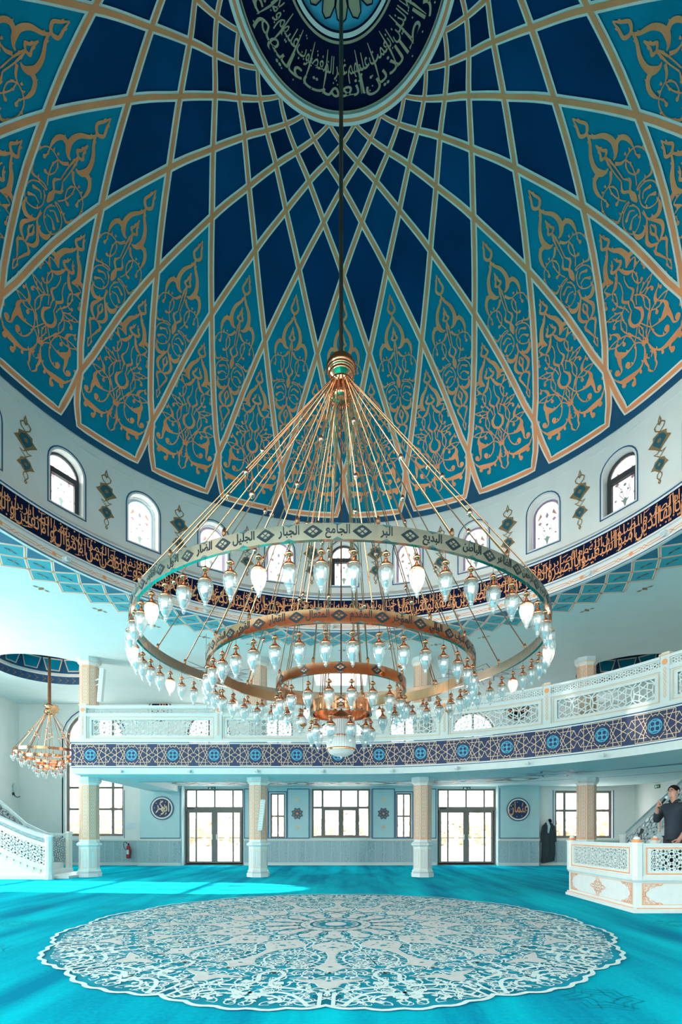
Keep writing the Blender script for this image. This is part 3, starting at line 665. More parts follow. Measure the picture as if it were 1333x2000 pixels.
# net of small straps around the drum, painted on the ceiling
def cpol(th, r, d): a = radians(th); return (AX + r * sin(a), AY + r * cos(a), ZC - d)
CR = [5.66, 6.0, 6.3, 6.62]
def cq(pts, k, d): cb.add([cpol(a, r, d) for a, r in pts], [tuple(range(len(pts)))], k)
for g in range(72):
    th = 5 * g
    cq([(th, CR[0]), (th + 2.5, CR[0] - .01), (th + 5, CR[0]), (th + 2.5, CR[1])], 'ctile2', 0.004)
    cq([(th, CR[0]), (th + 2.5, CR[1]), (th, CR[2]), (th - 2.5, CR[1])], 'ctile', 0.004)
    cq([(th + 2.5, CR[1]), (th + 5, CR[2]), (th + 2.5, CR[3]), (th, CR[2])], 'ctile', 0.004)
    for sg in (1, -1):
        L = [(th + sg * 2.5 * i, CR[i]) for i in range(4)] if True else 0
        for o0, k, d, wd in ((0, 'edge', 0.006, 0.055), (0, 'goldt', 0.009, 0.018)):
            def m_(x, y, d_): return cpol(x, y, d_)
            pts = [Vector(cpol(a, r, d)) for a, r in L]
            for i in range(3):
                u = (pts[i + 1] - pts[i]).normalized(); s_ = Vector((-u.y, u.x, 0)) * wd / 2
                cb.quad(pts[i] - s_, pts[i + 1] - s_, pts[i + 1] + s_, pts[i] + s_, k)
    for aa, rr in ((th, 6.0), (th + 2.5, 6.3)):
        c_ = Vector(cpol(aa, rr, 0.007)); a = radians(aa); t_ = Vector((cos(a), -sin(a), 0)); q_ = Vector((sin(a), cos(a), 0))
        for sg in (1, -1): cb.add([c_ + t_ * sg * .01, c_ + t_ * sg * .09 + q_ * .03, c_ + t_ * sg * .12, c_ + t_ * sg * .05 - q_ * .03], [(0, 1, 2, 3)], 'tealp')
        cb.add([c_ + q_ * .05, c_ + t_ * .025, c_ - q_ * .05, c_ - t_ * .025], [(0, 1, 2, 3)], 'bronze')
    if g % 2 == 0:
        c_ = Vector(cpol(th, 6.85, 0.006)); a = radians(th); t_ = Vector((cos(a), -sin(a), 0)); q_ = Vector((sin(a), cos(a), 0))
        cb.add([c_ + q_ * .09, c_ + t_ * .05, c_ - q_ * .09, c_ - t_ * .05], [(0, 1, 2, 3)], 'bronze')
        for sg in (1, -1): cb.add([c_ + t_ * sg * .05, c_ + t_ * sg * .12 + q_ * .03, c_ + t_ * sg * .17, c_ + t_ * sg * .10 - q_ * .03], [(0, 1, 2, 3)], 'bronze')
# painted stars on the upper ceiling
def starpoly(cx, cy_, r, n, ratio=0.55, a0=0.0): return [(cx + (r if i % 2 == 0 else r * ratio) * cos(a0 + pi * i / n), cy_ + (r if i % 2 == 0 else r * ratio) * sin(a0 + pi * i / n)) for i in range(2 * n)]
for sx in (-3.95, 3.95):
    for r, k, wd in ((0.95, 'navyl', .03), (0.84, 'goldl', .02), (0.5, 'navyl', .03)): cb.strip(starpoly(sx, 15.6, r, 8, 0.62), wd, flat, k, 0.005, closed=True)
    for i in range(8):
        a = pi * i / 4 + pi / 8; cb.strip([(sx + .35 * cos(a), 15.6 + .35 * sin(a)), (sx + 1.25 * cos(a), 15.6 + 1.25 * sin(a))], .025, flat, 'navyl', 0.006)
struct(cb.build('ceiling'), 'flat white upper ceiling with a teal net of diamonds around the drum', 'ceiling')
for n_, (sx, sy) in enumerate(SD):
    sb = MB(); c = (sx, sy, 0)
    sb.lathe([(RS, ZC), (RS, ZC + .24)], 'navyl', c, 48); sb.lathe([(RS, ZC + .24), (RS - .05, ZC + .27), (RS - .05, ZC + .33)], 'edge', c, 48)
    sb.lathe([(RS - .05, ZC + .33), (RS - .12, ZC + .75)], 'baseblue', c, 48); sb.lathe([(RS - .12, ZC + .75), (RS - .4, ZC + 1.15), (.7, ZC + 1.4), (.01, ZC + 1.5)], 'blue1', c, 48)
    sb.lathe([(RS + .3, ZC), (RS + .3, ZC + 1.2), (.01, ZC + 1.8)], 'wall', c, 24)
    f = lambda x, y, d: (sx + (RS - .055 - d - (y - .33) * .166) * sin(x / RS), sy + (RS - .055 - d - (y - .33) * .166) * cos(x / RS), ZC + y)
    f2 = lambda x, y, d: (sx + (RS - d) * sin(x / RS), sy + (RS - d) * cos(x / RS), ZC + y)
    m = 14; W = 2 * pi * RS / m
    for i in range(m):
        x = W * i; T = [(x - W * .28, .40), (x + W * .28, .40), (x + W * .44, .74), (x - W * .44, .74)]
        sb.poly(T, f, 'teal', .006)
        for dd, k, wd in ((.01, 'edge', .035), (.014, 'goldt', .012)): sb.strip(T, wd, f, k, dd, closed=True)
        for sg in (1, -1): sb.strip([(x + sg * .02, .46, .02), (x + sg * .10, .52, .03), (x + sg * .06, .62, .02), (x + sg * .16, .66, .02)], .02, f, 'gold', .012)
        sb.poly([(x, .50), (x + .04, .58), (x, .70), (x - .04, .58)], f, 'gold', .012)
        for j in range(3):
            xx = x + W * j / 3; sb.strip([(xx - .08, .04), (xx, .12), (xx - .08, .20)], .018, f2, 'bronze', .006); sb.strip([(xx + .08, .04), (xx, .12), (xx + .08, .20)], .018, f2, 'tealp', .006); sb.disc(xx, .12, .03, f2, 'bronze', .01, 6)
    struct(sb.build('ceiling_small_dome'), 'small painted blue dome in the %s of the upper ceiling' % ('left' if n_ == 0 else 'right'), 'dome')

# ------------------------------------------------------------------ floor
fb = MB(); fb.poly([rect(XL - .3, XR + .3, YF, YB + .3)], lambda x, y, d: (x, y, 0), 'carpet', 0)
random.seed(3)
# faint woven motifs of the prayer rows
for row in range(-1, 7):
    for c_ in range(-7, 8):
        x, y = c_ * 1.25 + (row % 2) * .6, 2.2 + row * 1.55
        if (x - AX) ** 2 + (y - 6.8) ** 2 < 3.6 ** 2 or y > 13 or (x > 3.6 and y > 7): continue
        fm = lambda a, b, d, x=x, y=y: (x + a * .9 + b * .2, y + b * .9 - a * .2, d)
        for r in (.30, .22, .12): fb.strip(starpoly(0, 0, r, 6, .7), .008, fm, 'motif', .003, closed=True)
        for i in range(6): fb.strip([(.1 * cos(i), .1 * sin(i)), (.3 * cos(i + .5), .3 * sin(i + .5))], .008, fm, 'motif', .003)
floor = struct(fb.build('floor'), 'turquoise prayer carpet with a round white floral medallion', 'floor')
# medallion
mb = MB(); MX, MY, MR = -0.146, 6.775, 3.345; HS = radians(11.25)
def scal(a):  # outline radius for angle within the sector (a = 0 on the axis of the cartouches)
    q = abs(a) / HS; return MR * (0.958 + 0.030 * sin(q * pi / 2) + 0.012 * abs(sin(q * pi * 2.5)))
N = 16
outl = []
for k in range(N):
    for i in range(24):
        a = -HS + 2 * HS * i / 24; outl.append((MX + scal(a) * sin(a + 2 * HS * k), MY + scal(a) * cos(a + 2 * HS * k)))
gm = lambda x, y, d: (x, y, d)
mb.add([(MX, MY, .004)] + [(x, y, .004) for x, y in outl], [(0, 1 + i, 1 + (i + 1) % len(outl)) for i in range(len(outl))], 'mteal')
mb.strip(outl, .040, gm, 'mwhite', .0125, closed=True)
sal = [[(0, 1.10), (.08, 1.14), (.17, 1.22), (.215, 1.32), (.20, 1.42), (.12, 1.52), (.06, 1.60), (.03, 1.75), (.03, 1.90), (.05, 2.02), (.10, 2.12), (.17, 2.18), (.10, 2.23), (.04, 2.30), (0, 2.34)],
       [(0, 2.60), (.08, 2.57), (.18, 2.57), (.30, 2.56), (.20, 2.62), (.10, 2.67), (.07, 2.76), (0, 2.82)],
       [(0, .48), (.07, .55), (.06, .68), (.12, .78), (.07, .88), (0, .93)]]
lob = [[(0, 1.98), (.08, 2.02), (.13, 2.10), (.07, 2.16), (0, 2.22)]]
strokes = []    # half-sector strokes (x, r, w), mirrored about the axis x = 0
for s in sal: strokes.append(('f', s, 'salmon')); strokes.append(('s', [(x, y, .02) for x, y in s], 'mwhite'))
def inside_half(x, y): return 0 <= x <= y * tan(HS) - .005
def near_sal(x, y):
    for s in sal:
        ys = [p[1] for p in s]
        if min(ys) < y < max(ys):
            for p, q in zip(s, s[1:]):
                if min(p[1], q[1]) <= y <= max(p[1], q[1]) and x < max(p[0], q[0]) + .03: return True
    return False
random.seed(11)
def vine(x, y, a, r, turn, wd):
    pts = []; q = a
    for i in range(13):
        pts.append((x, y, wd * (1 - i / 18))); st = r * .33 * (1 - i / 17); x += st * cos(q); y += st * sin(q); q += turn * (.30 + i * .045)
    return pts
cand = []
for _ in range(9000):
    y = sqrt(random.uniform(.42 ** 2, 3.17 ** 2)); x = random.uniform(0, y * tan(HS)); m_ = .050 + .024 * (y / 3.2)
    if near_sal(x, y) or any((x - a) ** 2 + (y - b) ** 2 < m_ * m_ for a, b in cand): continue
    cand.append((x, y))
for x, y in cand:
    s = .070 + .045 * (y / 3.2); sg = random.choice((1, -1)); v = vine(x, y, random.uniform(0, 6.3), s, sg, .0165)
    v = [p for p in v if inside_half(p[0], p[1]) and p[1] < 3.2]
    if len(v) > 3: strokes.append(('s', v, 'mwhite'))
    if random.random() < .30:
        a = random.uniform(0, 6.3); strokes.append(('f', [(x + .022 * cos(a + i) * (1.5 if i % 2 else 1), y + .022 * sin(a + i) * (1.5 if i % 2 else 1)) for i in range(0, 6)], 'mwhite'))
T = tan(HS)
L1 = smooth_pts([(.0, 1.0), (.16, 1.05), (.30 * .9, 1.20), (.29, 1.45), (.19, 1.62), (.12, 1.78), (.12, 1.95), (.2, 2.08), (.32, 2.16), (.40, 2.25)], 3)
L2 = smooth_pts([(.10, 2.90), (.22, 2.82), (.42, 2.76), (.46, 2.62), (.38, 2.45), (.42, 2.32), (.50 * .92, 2.33)], 3)
L3 = smooth_pts([(.12, 3.22), (.20, 3.05), (.30, 2.93), (.42, 2.90), (.57, 2.96)], 3)
L4 = smooth_pts([(.40, 3.16), (.33, 3.08), (.40, 2.99), (.52, 2.98), (.60, 3.02)], 3)
for L, wd in ((L1, .022), (L2, .038), (L3, .036), (L4, .028)): strokes.append(('s', [(p[0], p[1], wd) for p in L], 'mwhite'))
strokes += [('f', [(0, 2.90), (.10, 2.93), (.12, 3.20), (0, 3.22)], 'mdeep'), ('s', [(.05, 2.92, .03), (.05, 3.20, .03)], 'mwhite'), ('s', [(0, 3.04, .02), (.05, 3.08, .02)], 'mwhite'), ('s', [(.0, 3.20, .02), (.14, 3.21, .02)], 'mwhite'),
            ('f', [(.50, 3.00), (.58, 3.01), (.58, 3.07), (.50, 3.06)], 'mwhite'), ('f', [(.36, 2.63), (.44, 2.64), (.43, 2.71), (.35, 2.70)], 'mwhite')]
for k in range(N):
    for sg in (1, -1):
        A = 2 * HS * k; f = lambda x, y, d, A=A, sg=sg: (MX + y * sin(A) + sg * x * cos(A), MY + y * cos(A) - sg * x * sin(A), d)
        for si, (typ, pts, c) in enumerate(strokes):
            if typ == 'f':
                d = (.0100 if c != 'mdeep' else .006) + si * 1.2e-6
                mb.poly(pts, f, c, d)
            else: mb.strip(pts, .02, f, c, .0075 + si * 8e-6 + (.0 if sg > 0 else 4e-6))
for k in range(N):
    A = 2 * HS * k; f = lambda x, y, d, A=A: (MX + y * sin(A) + x * cos(A), MY + y * cos(A) - x * sin(A), d)
    for x, y, r in ((0, 1.40, .035), (.09, 1.33, .018), (-.09, 1.33, .018), (0, 1.25, .018), (0, 1.52, .012), (.05, 1.44, .010), (-.05, 1.44, .010), (0, 2.18, .020), (0, 2.62, .018), (.13, 1.36, .010), (-.13, 1.36, .010), (0, .76, .016)):
        mb.add([f(x - r * 1.5, y, .0116), f(x, y - r, .0116), f(x + r * 1.5, y, .0116), f(x, y + r, .0116)], [(0, 1, 2, 3)], 'mteal')
for r0, r1, c, d in ((.0, .46, 'salmon', .008), (.30, .34, 'mdeep', .010), (.0, .22, 'mteal', .010), (.0, .14, 'salmon', .012)):
    n = 48; mb.add([(MX + q * sin(2 * pi * i / n), MY + q * cos(2 * pi * i / n), d) for q in (max(r0, .001), r1) for i in range(n)], [(i, (i + 1) % n, n + (i + 1) % n, n + i) for i in range(n)], c)
for k in range(16):
    a = 2 * pi * k / 16; f = lambda x, y, d, A=a: (MX + y * sin(A) + x * cos(A), MY + y * cos(A) - x * sin(A), d)
    mb.poly([(0, .20), (.03, .25), (0, .29), (-.03, .25)], f, 'mteal', .013); mb.disc(0, .40, .02, f, 'mteal', .013, 6)
mb.build('floor_medallion', floor)
# ------------------------------------------------------------------ back wall with windows and doors
mback = lambda x, z, d: (x, YB - d, z)
def wx(u): return (u - PX) / F * YB
def wz(v): return CAMH + (PY - v) / F * YB
DZ = wz(1540)
doors = [(wx(360), wx(476)), (wx(855), wx(970))]
HB = []
HB += [(a, b, 0.0, DZ, False) for a, b in doors]
cw = (wx(608.5), wx(724), wz(1636.5), DZ, False); HB.append(cw)
nw = [(wx(528), wx(557), wz(1637), wz(1549), False), (wx(775), wx(804), wz(1637), wz(1549), False)]; HB += nw
lw = (wx(128), wx(241), wz(1633), wz(1388), 1.0); HB.append(lw)
rw = (wx(1085), wx(1197), wz(1637), wz(1544), False); HB.append(rw)
uw = [(wx(a), wx(b), 3.95, 5.72, True) for a, b in ((364, 450), (882, 970), (512, 572), (762, 822))] + [(wx(612), wx(722), 3.95, 5.5, 0.9), (wx(1090), wx(1190), 3.95, 5.6, True)]
HB += uw
wb = MB(); xa_, xb_ = wx(274), wx(1054)
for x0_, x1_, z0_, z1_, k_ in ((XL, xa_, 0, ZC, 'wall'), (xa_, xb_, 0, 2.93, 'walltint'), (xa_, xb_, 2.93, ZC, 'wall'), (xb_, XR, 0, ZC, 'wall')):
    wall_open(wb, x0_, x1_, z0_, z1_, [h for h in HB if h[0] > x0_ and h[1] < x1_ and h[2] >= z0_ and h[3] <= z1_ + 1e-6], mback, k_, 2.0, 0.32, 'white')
# paler frames and navy rules painted on the wall
def rule(x0, x1, z0, z1, k='navyl', wd=0.03, d=0.006): wb.strip(rect(x0, x1, z0, z1), wd, mback, k, d, closed=True)
zt = wz(1541); zb_ = wz(1637)
for u0, u1 in ((478, 523), (525, 560), (562, 604), (728, 771), (773, 807), (810, 852)):
    rule(wx(u0), wx(u1), zb_, zt if u0 in (478, 562, 728, 810) else wz(1546.5))
for u in (606, 726): wb.strip([(wx(u), zb_), (wx(u), zt)], .02, mback, 'navyl', .006)
for u in (243,): wb.strip([(wx(u), zb_), (wx(u), 2.8)], .025, mback, 'navyl', .006)
wb.strip([(wx(1199), zb_), (wx(1199), 2.8), ], .03, mback, 'navyl', .006); wb.strip([(wx(1081), zb_), (wx(1081), 2.8)], .03, mback, 'navyl', .006)
wb.strip(outline((lw[0], lw[1], lw[2], lw[3], 1.0), 0.11)[2:] + [outline(lw, 0.11)[0]], 0.04, mback, 'navyl', 0.006)
wb.strip([(lw[0] - .11, lw[2]), (lw[0] - .11, lw[3] - 1.1)], .04, mback, 'navyl', .006)
# star plaques
for u in (581, 749.5):
    cx = wx(u); cz = wz(1589)
    wb.poly(starpoly(cx, cz, .235, 8, .74, pi / 8), mback, 'navyl', .01); wb.poly(starpoly(cx, cz, .19, 8, .74, pi / 8), mback, 'bronze', .014)
    for r in (.15, .10): wb.strip(starpoly(cx, cz, r, 8, .5, 0), .018, mback, 'navyl', .018, closed=True)
    wb.disc(cx, cz, .04, mback, 'goldt', .02, 8)
    for v in (1562, 1616):
        z = wz(v); wb.poly([(cx - .10, z), (cx - .03, z + .05), (cx, z + .12), (cx + .03, z + .05), (cx + .10, z), (cx + .03, z - .05), (cx, z - .12), (cx - .03, z - .05)], mback, 'goldl', .008)
struct(wb.build('wall_back'), 'far wall with glazed doors, windows and painted blue rules', 'wall')
# shallow piers carrying the two round plaques
for n_, (u0, u1, cu, cv, wd) in enumerate(((274, 356, 317, 1578.5, 'ابو بكر'), (973, 1054, 1012.5, 1581, 'عثمان'))):
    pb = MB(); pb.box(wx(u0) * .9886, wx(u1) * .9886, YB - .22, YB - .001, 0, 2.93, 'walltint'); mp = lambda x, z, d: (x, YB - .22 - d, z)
    ins = .0 
    side = wx(u1) * .9886 - .07 if n_ == 0 else wx(u0) * .9886 + .07
    pb.strip([(side, 2.85), (side, zb_), ((wx(u0) if n_ == 0 else wx(u1)) * .9886, zb_)], .03, mp, 'navyl', .006)
    struct(pb.build('wall_pier'), 'shallow wall pier with a round plaque beside the %s glazed door' % ('left' if n_ == 0 else 'right'), 'wall')
    s_ = (YB - .22) / YB; cx, cz = (cu - PX) / F * (YB - .22), CAMH + (PY - cv) / F * (YB - .22)
    rb = MB(); n = 40
    rb.add([mp(cx + .40 * cos(2 * pi * i / n), cz + .40 * sin(2 * pi * i / n), d) for d in (0, .035) for i in range(n)], [(i, (i + 1) % n, n + (i + 1) % n, n + i) for i in range(n)], 'navyl')
    rb.disc(cx, cz, .40, mp, 'edge', .035, n); rb.strip(circ(cx, cz, .415, n), .035, mp, 'navyl', .036, .04, closed=True); rb.disc(cx, cz, .345, mp, 'band', .040, n)
    ww = wd.split()
    if n_ == 0:
        put_word(rb, ww[0], cx + .12, cz - .12, .34, .50, mp, 'goldl', .045, .018); put_word(rb, ww[1], cx - .04, cz - .05, .30, .46, mp, 'goldl', .048, .018)
    else: put_word(rb, ww[0], cx, cz - .10, .30, .52, mp, 'goldt', .045, .018)
    for i in range(9): a = i * .7 + .3; rb.disc(cx + .27 * cos(a), cz + .27 * sin(a), .018, mp, 'goldl', .05, 6)
    tag(rb.build('wall_plaque'), 'round navy plaque with gold lettering, %s' % ('left of the left glazed door' if n_ == 0 else 'right of the right glazed door above the robe side'), 'wall plaque')
for n_, (u, v) in enumerate(((313, 1386), (1010, 1384))):
    rb = MB(); cx, cz = wx(u), wz(v); n = 40
    rb.disc(cx, cz, .42, mback, 'edge', .02, n); rb.strip(circ(cx, cz, .42, n), .04, mback, 'dark', .0, .03, closed=True); rb.disc(cx, cz, .35, mback, 'navy', .024, n)
    put_word(rb, 'الله' if n_ == 0 else 'محمد', cx, cz - .12, .36, .46, mback, 'goldt', .03, .018)
    tag(rb.build('wall_plaque'), 'round black plaque on the upper gallery wall, %s' % ('at the left' if n_ == 0 else 'at the right'), 'wall plaque')
# wainscot
def wainscot(n, x0, x1, y, lab):
    b = MB(); z1 = wz(1640); b.box(x0, x1, y - .03, y, .10, z1 - .02, 'wains')
    k = max(1, int((x1 - x0) / .32))
    for i in range(k + 1): x = x0 + (x1 - x0) * i / k; b.box(max(x0, x - .012), min(x1, x + .012), y - .04, y, .12, z1 - .03, 'gray')
    b.box(x0 - .02, x1 + .02, y - .07, y, z1 - .03, z1 + .03, 'whitew'); b.box(x0 - .02, x1 + .02, y - .045, y, z1 - .05, z1 - .03, 'goldl'); b.box(x0, x1, y - .06, y, 0, .11, 'whitew')
    struct(b.build('trim_%d' % n), lab, 'wainscot')
W_ = [(XL, wx(273), YB), (wx(274), wx(357), YB - .22), (wx(478), wx(853), YB), (wx(972), wx(1052) * .99, YB - .22), (wx(1055), XR, YB)]
for i, (a, b, y) in enumerate(W_): wainscot(i + 1, a, b, y, 'grey carved wainscot panel along the far wall, section %s' % ('under the tall left window', 'below the left round plaque', 'between the two glazed doors', 'below the right round plaque', 'under the right window')[i])

# windows and doors
o = window('window_40', cw, mback, -.12, mull=[wx(630), wx(666.5), wx(700)], trans=[wz(1577)], fw=.085, label='wide central window between the star plaques')
o2 = MB()
for a, b in ((632, 665), (668, 698)): o2.strip(rect(wx(a) + .03, wx(b) - .03, wz(1633), wz(1581)), .075, mback, 'frame', -.10, -.05, closed=True)
o2.build('sash', o); hb = MB()
for u in (662, 671): hb.box(wx(u) - .015, wx(u) + .015, YB + .02, YB + .05, wz(1612), wz(1605), 'white')
hb.build('handle', o)
for i, h in enumerate(nw): window('window_%d' % (41 + i), h, mback, -.12, mull=[(h[0] + h[1]) / 2], trans=[wz(1594)], fw=.06, label='narrow window beside the %s star plaque' % ('left' if i == 0 else 'right'))
window('window_43', lw, mback, -.14, mull=[wx(156), wx(218)], trans=[wz(v) for v in (1450, 1495, 1538, 1580)], fw=.09, label='tall arched window behind the small chandelier')
window('window_44', rw, mback, -.12, mull=[(wx(1105.5)), wx(1156)], trans=[wz(1583)], fw=.09, label='window behind the right column above the pulpit')
for i, h in enumerate(uw): window('window_%d' % (45 + i), h, mback, -.14, mull=[(h[0] + h[1]) / 2] if i < 4 else [h[0] + (h[1] - h[0]) / 3, h[0] + (h[1] - h[0]) * 2 / 3], trans=[4.75], fw=.07, label='arched upper gallery window, %s' % ('left of the left inner column', 'right of the right inner column', 'left of centre', 'right of centre', 'in the centre', 'at the far right')[i])
for i, (a, b) in enumerate(doors):
    h = (a, b, 0.0, DZ, False); zt_ = wz(1579)
    fb = MB(); fb.strip(outline(h, -.04), .08, mback, 'frame', -.18, -.10, closed=True); fb.strip([(a, zt_), (b, zt_)], .13, mback, 'frame', -.18, -.08)
    for f_ in (.19, .5, .81): fb.strip([(a + (b - a) * f_, zt_), (a + (b - a) * f_, DZ)], .06, mback, 'frame', -.17, -.11)
    o = struct(fb.build('door_%d' % (i + 1)), 'glazed double door with brown frame, the %s one' % ('left' if i == 0 else 'right'), 'door')
    m = (a + b) / 2
    for j, (x0, x1) in enumerate(((a + .06, m - .005), (m + .005, b - .06))):
        lb = MB(); lb.strip(outline((x0 + .05, x1 - .05, .09, zt_ - .1, False)), .11, mback, 'frame', -.17, -.10, closed=True)
        q = x0 + (x1 - x0) * (.34 if j == 0 else .66); lb.strip([(q, .05), (q, zt_ - .06)], .06, mback, 'frame', -.16, -.11); lb.strip([(x0, 1.02), (x1, 1.02)], .02, mback, 'frame', -.15, -.12)
        l_ = lb.build('door_leaf', o); g = MB(); g.poly(rect(x0 + .05, x1 - .05, .1, zt_ - .1), mback, 'glass', -.14); g.build('pane', l_)
        k = MB(); hx = m - .08 if j == 0 else m + .08; k.box(hx - .012, hx + .012, YB + .06, YB + .09, .95, 1.15, 'white'); k.build('door_handle', l_)
    g = MB(); g.poly(rect(a, b, zt_, DZ), mback, 'glass', -.14); g.build('pane', o)
    cb_ = MB(); cb_.box(a + .10, a + .34, YB + .04, YB + .09, zt_ - .02, zt_ + .05, 'dark'); cb_.build('door_closer', o)

# left and right walls
mleft = lambda x, z, d: (XL + d, x, z)      # x is the world Y
lb = MB(); HL = [(yc - 1.25, yc + 1.25, .95, 5.0, 1.0) for yc in (-4.3, -1.6, 1.0, 12.3)]  # all but the last added out of view to admit the fill light
wall_open(lb, YF, YB, 0, ZC, HL, mleft, 'wall', 2.0, .3, 'white'); struct(lb.build('wall_left'), 'white left wall with unseen tall arched windows', 'wall')
for i, h in enumerate(HL): window('window_%d' % (60 + i), h, mleft, -.12, mull=[h[0] + .83, h[0] + 1.67], trans=[1.9, 2.9, 3.9], fw=.08, label='unseen tall arched window of the left wall')
mright = lambda x, z, d: (XR - d, x, z)
rb = MB(); HB2 = [(x - 1.7, x + 1.7, .5, 5.4, 1.2) for x in (-9.6, -5.2, -0.8, 3.6, 8.0)]  # unseen rear openings added so the fill lamp can shine in
mrear = lambda x, z, d: (x, YF + d, z)
qb = MB(); wall_open(qb, XL, XR, 0, ZC, HB2, mrear, 'wall', 2.0, .3, 'white'); struct(qb.build('wall_rear'), 'unseen white rear wall with tall arched windows added for the fill light', 'wall')
for i, h in enumerate(HB2): window('window_%d' % (80 + i), h, mrear, -.12, mull=[h[0] + 1.13, h[0] + 2.27], trans=[1.9, 3.2, 4.3], fw=.08, label='unseen tall arched window added to the rear wall')
HR = [(yc - 1.1, yc + 1.1, .95, 2.5, False) for yc in (0.2, 4.6, 8.8)]
wall_open(rb, YF, YB, 0, ZC, HR, mright, 'wall', 2.0, .3, 'white'); struct(rb.build('wall_right'), 'white right wall behind the staircase', 'wall')
for i, h in enumerate(HR): window('window_%d' % (70 + i), h, mright, -.12, mull=[h[0] + 1.1], trans=[1.9], fw=.08, label='window of the right wall')
# outside: paving and autumn hedge seen through the glass
ob = MB(); ob.quad((-60, YB + .4, -.15), (60, YB + .4, -.15), (60, 90, -.15), (-60, 90, -.15), 'ground'); ob.quad((-60, -20, -.15), (XL - .4, -20, -.15), (XL - .4, YB + .4, -.15), (-60, YB + .4, -.15), 'ground')
struct(ob.build('ground_outside'), 'pale paving outside the windows', 'ground')
random.seed(5); hb = MB()
def blob(mb, x, y, z, r, k, n=8):
    vs = []; fs = []
    for i in range(n // 2 + 1):
        ph = pi * i / (n // 2)
        for j in range(n): a = 2 * pi * j / n; q = r * random.uniform(.8, 1.2); vs.append((x + q * sin(ph) * cos(a), y + q * sin(ph) * sin(a), z + q * cos(ph)))
    for i in range(n // 2):
        for j in range(n): fs.append((i * n + j, i * n + (j + 1) % n, (i + 1) * n + (j + 1) % n, (i + 1) * n + j))
    mb.add(vs, fs, k)
for i in range(1500): x = random.uniform(-42, 44); blob(hb, x, 54 + random.uniform(-2, 3), random.uniform(.2, 3.2 + .8 * sin(x * .5)), random.uniform(.15, .5), 'hedge', 6)
tag(hb.build('hedge'), 'blurred autumn hedge beyond the car park outside the windows', 'hedge', kind='stuff')

# ------------------------------------------------------------------ gallery (balcony) on a straight then curved line
BR = 6.66; BX0 = -7.13; BL = BX0 - AX; BTH = radians(112)
def bal(x, z, d):
    if x < 0: return (AX + x, AY + BR - d, z)
    a = x / BR; r = BR - d; return (AX + r * sin(a), AY + r * cos(a), z)
BE = BR * BTH; TX = -6.2 - AX
Z_LO, Z_B0, Z_B1, Z_TOP = 2.724, 2.93, 3.513, 3.56
bb = MB()
def bstep(x0, x1): 
    xs = [x0, TX]; 
    while xs[-1] < x1 - 1e-6:
        x = xs[-1]; nx = min(x1, x + (1.5 if x < -1e-6 else .35)); nx = 0 if x < -1e-6 < nx else nx; xs.append(nx)
    return xs
XS = bstep(BL, BE)
def bband(mb, z0, z1, k, d0, d1=None, xs=XS):
    d1 = d0 if d1 is None else d1
    for a, b in zip(xs, xs[1:]): mb.quad(bal(a, z0, d0), bal(b, z0, d0), bal(b, z1, d1), bal(a, z1, d1), k)
bband(bb, Z_LO, 2.88, 'whitew', 0, 0.03); bband(bb, 2.88, 2.90, 'navyl', .032); bband(bb, 2.90, 2.93, 'white', .032); bband(bb, Z_B0, 3.50, 'band', .03); bband(bb, 3.50, 3.525, 'white', .032)
bband(bb, 3.525, 3.545, 'navyl', .034); bband(bb, 3.545, 3.60, 'whitew', .05); bband(bb, 3.60, 3.60, 'whitew', .05, -.25); bband(bb, 3.60, 3.602, 'whitew', .05, -.25)
# soffit, step and inner tray ceiling
def outer(x):
    P = Vector(bal(x, 0, 0)[:2]); Q = Vector(bal(x, 0, -1)[:2]); D = Q - P; m = 1e9
    if D.y > 1e-6: m = min(m, (YB - P.y) / D.y)
    if D.x > 1e-6: m = min(m, (XR - P.x) / D.x)
    if D.y < -1e-6: m = min(m, (P.y - YF) / -D.y)
    return min(m, 9)
SW = 2.05; ZI = 2.93
for a, b in zip(XS, XS[1:]):
    oa, ob_ = outer(a), outer(b)
    bb.quad(bal(a, Z_LO, 0), bal(b, Z_LO, 0), bal(b, Z_LO, -SW), bal(a, Z_LO, -SW), 'ceil_bounce')
    bb.quad(bal(a, 3.5, 0), bal(b, 3.5, 0), bal(b, 3.5, -ob_), bal(a, 3.5, -oa), 'gray')
    if b <= TX + 1e-6: bb.quad(bal(a, Z_LO, -SW), bal(b, Z_LO, -SW), bal(b, Z_LO, -ob_), bal(a, Z_LO, -oa), 'ceil_bounce'); bb.quad(*[bal(TX, z, -y) for z, y in ((Z_LO, SW), (Z_LO, ob_), (ZI, ob_), (ZI, SW))], 'white'); continue
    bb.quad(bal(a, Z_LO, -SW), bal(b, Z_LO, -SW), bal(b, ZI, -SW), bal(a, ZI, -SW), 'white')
    bb.quad(bal(a, ZI, -SW), bal(b, ZI, -SW), bal(b, ZI, -ob_), bal(a, ZI, -oa), 'ceil_bounce')
# fill the corner between the last rays and the far right corner of the room
bb.add([(XR, YB, ZI), (XR, YB, 3.5)], [], 'wall')
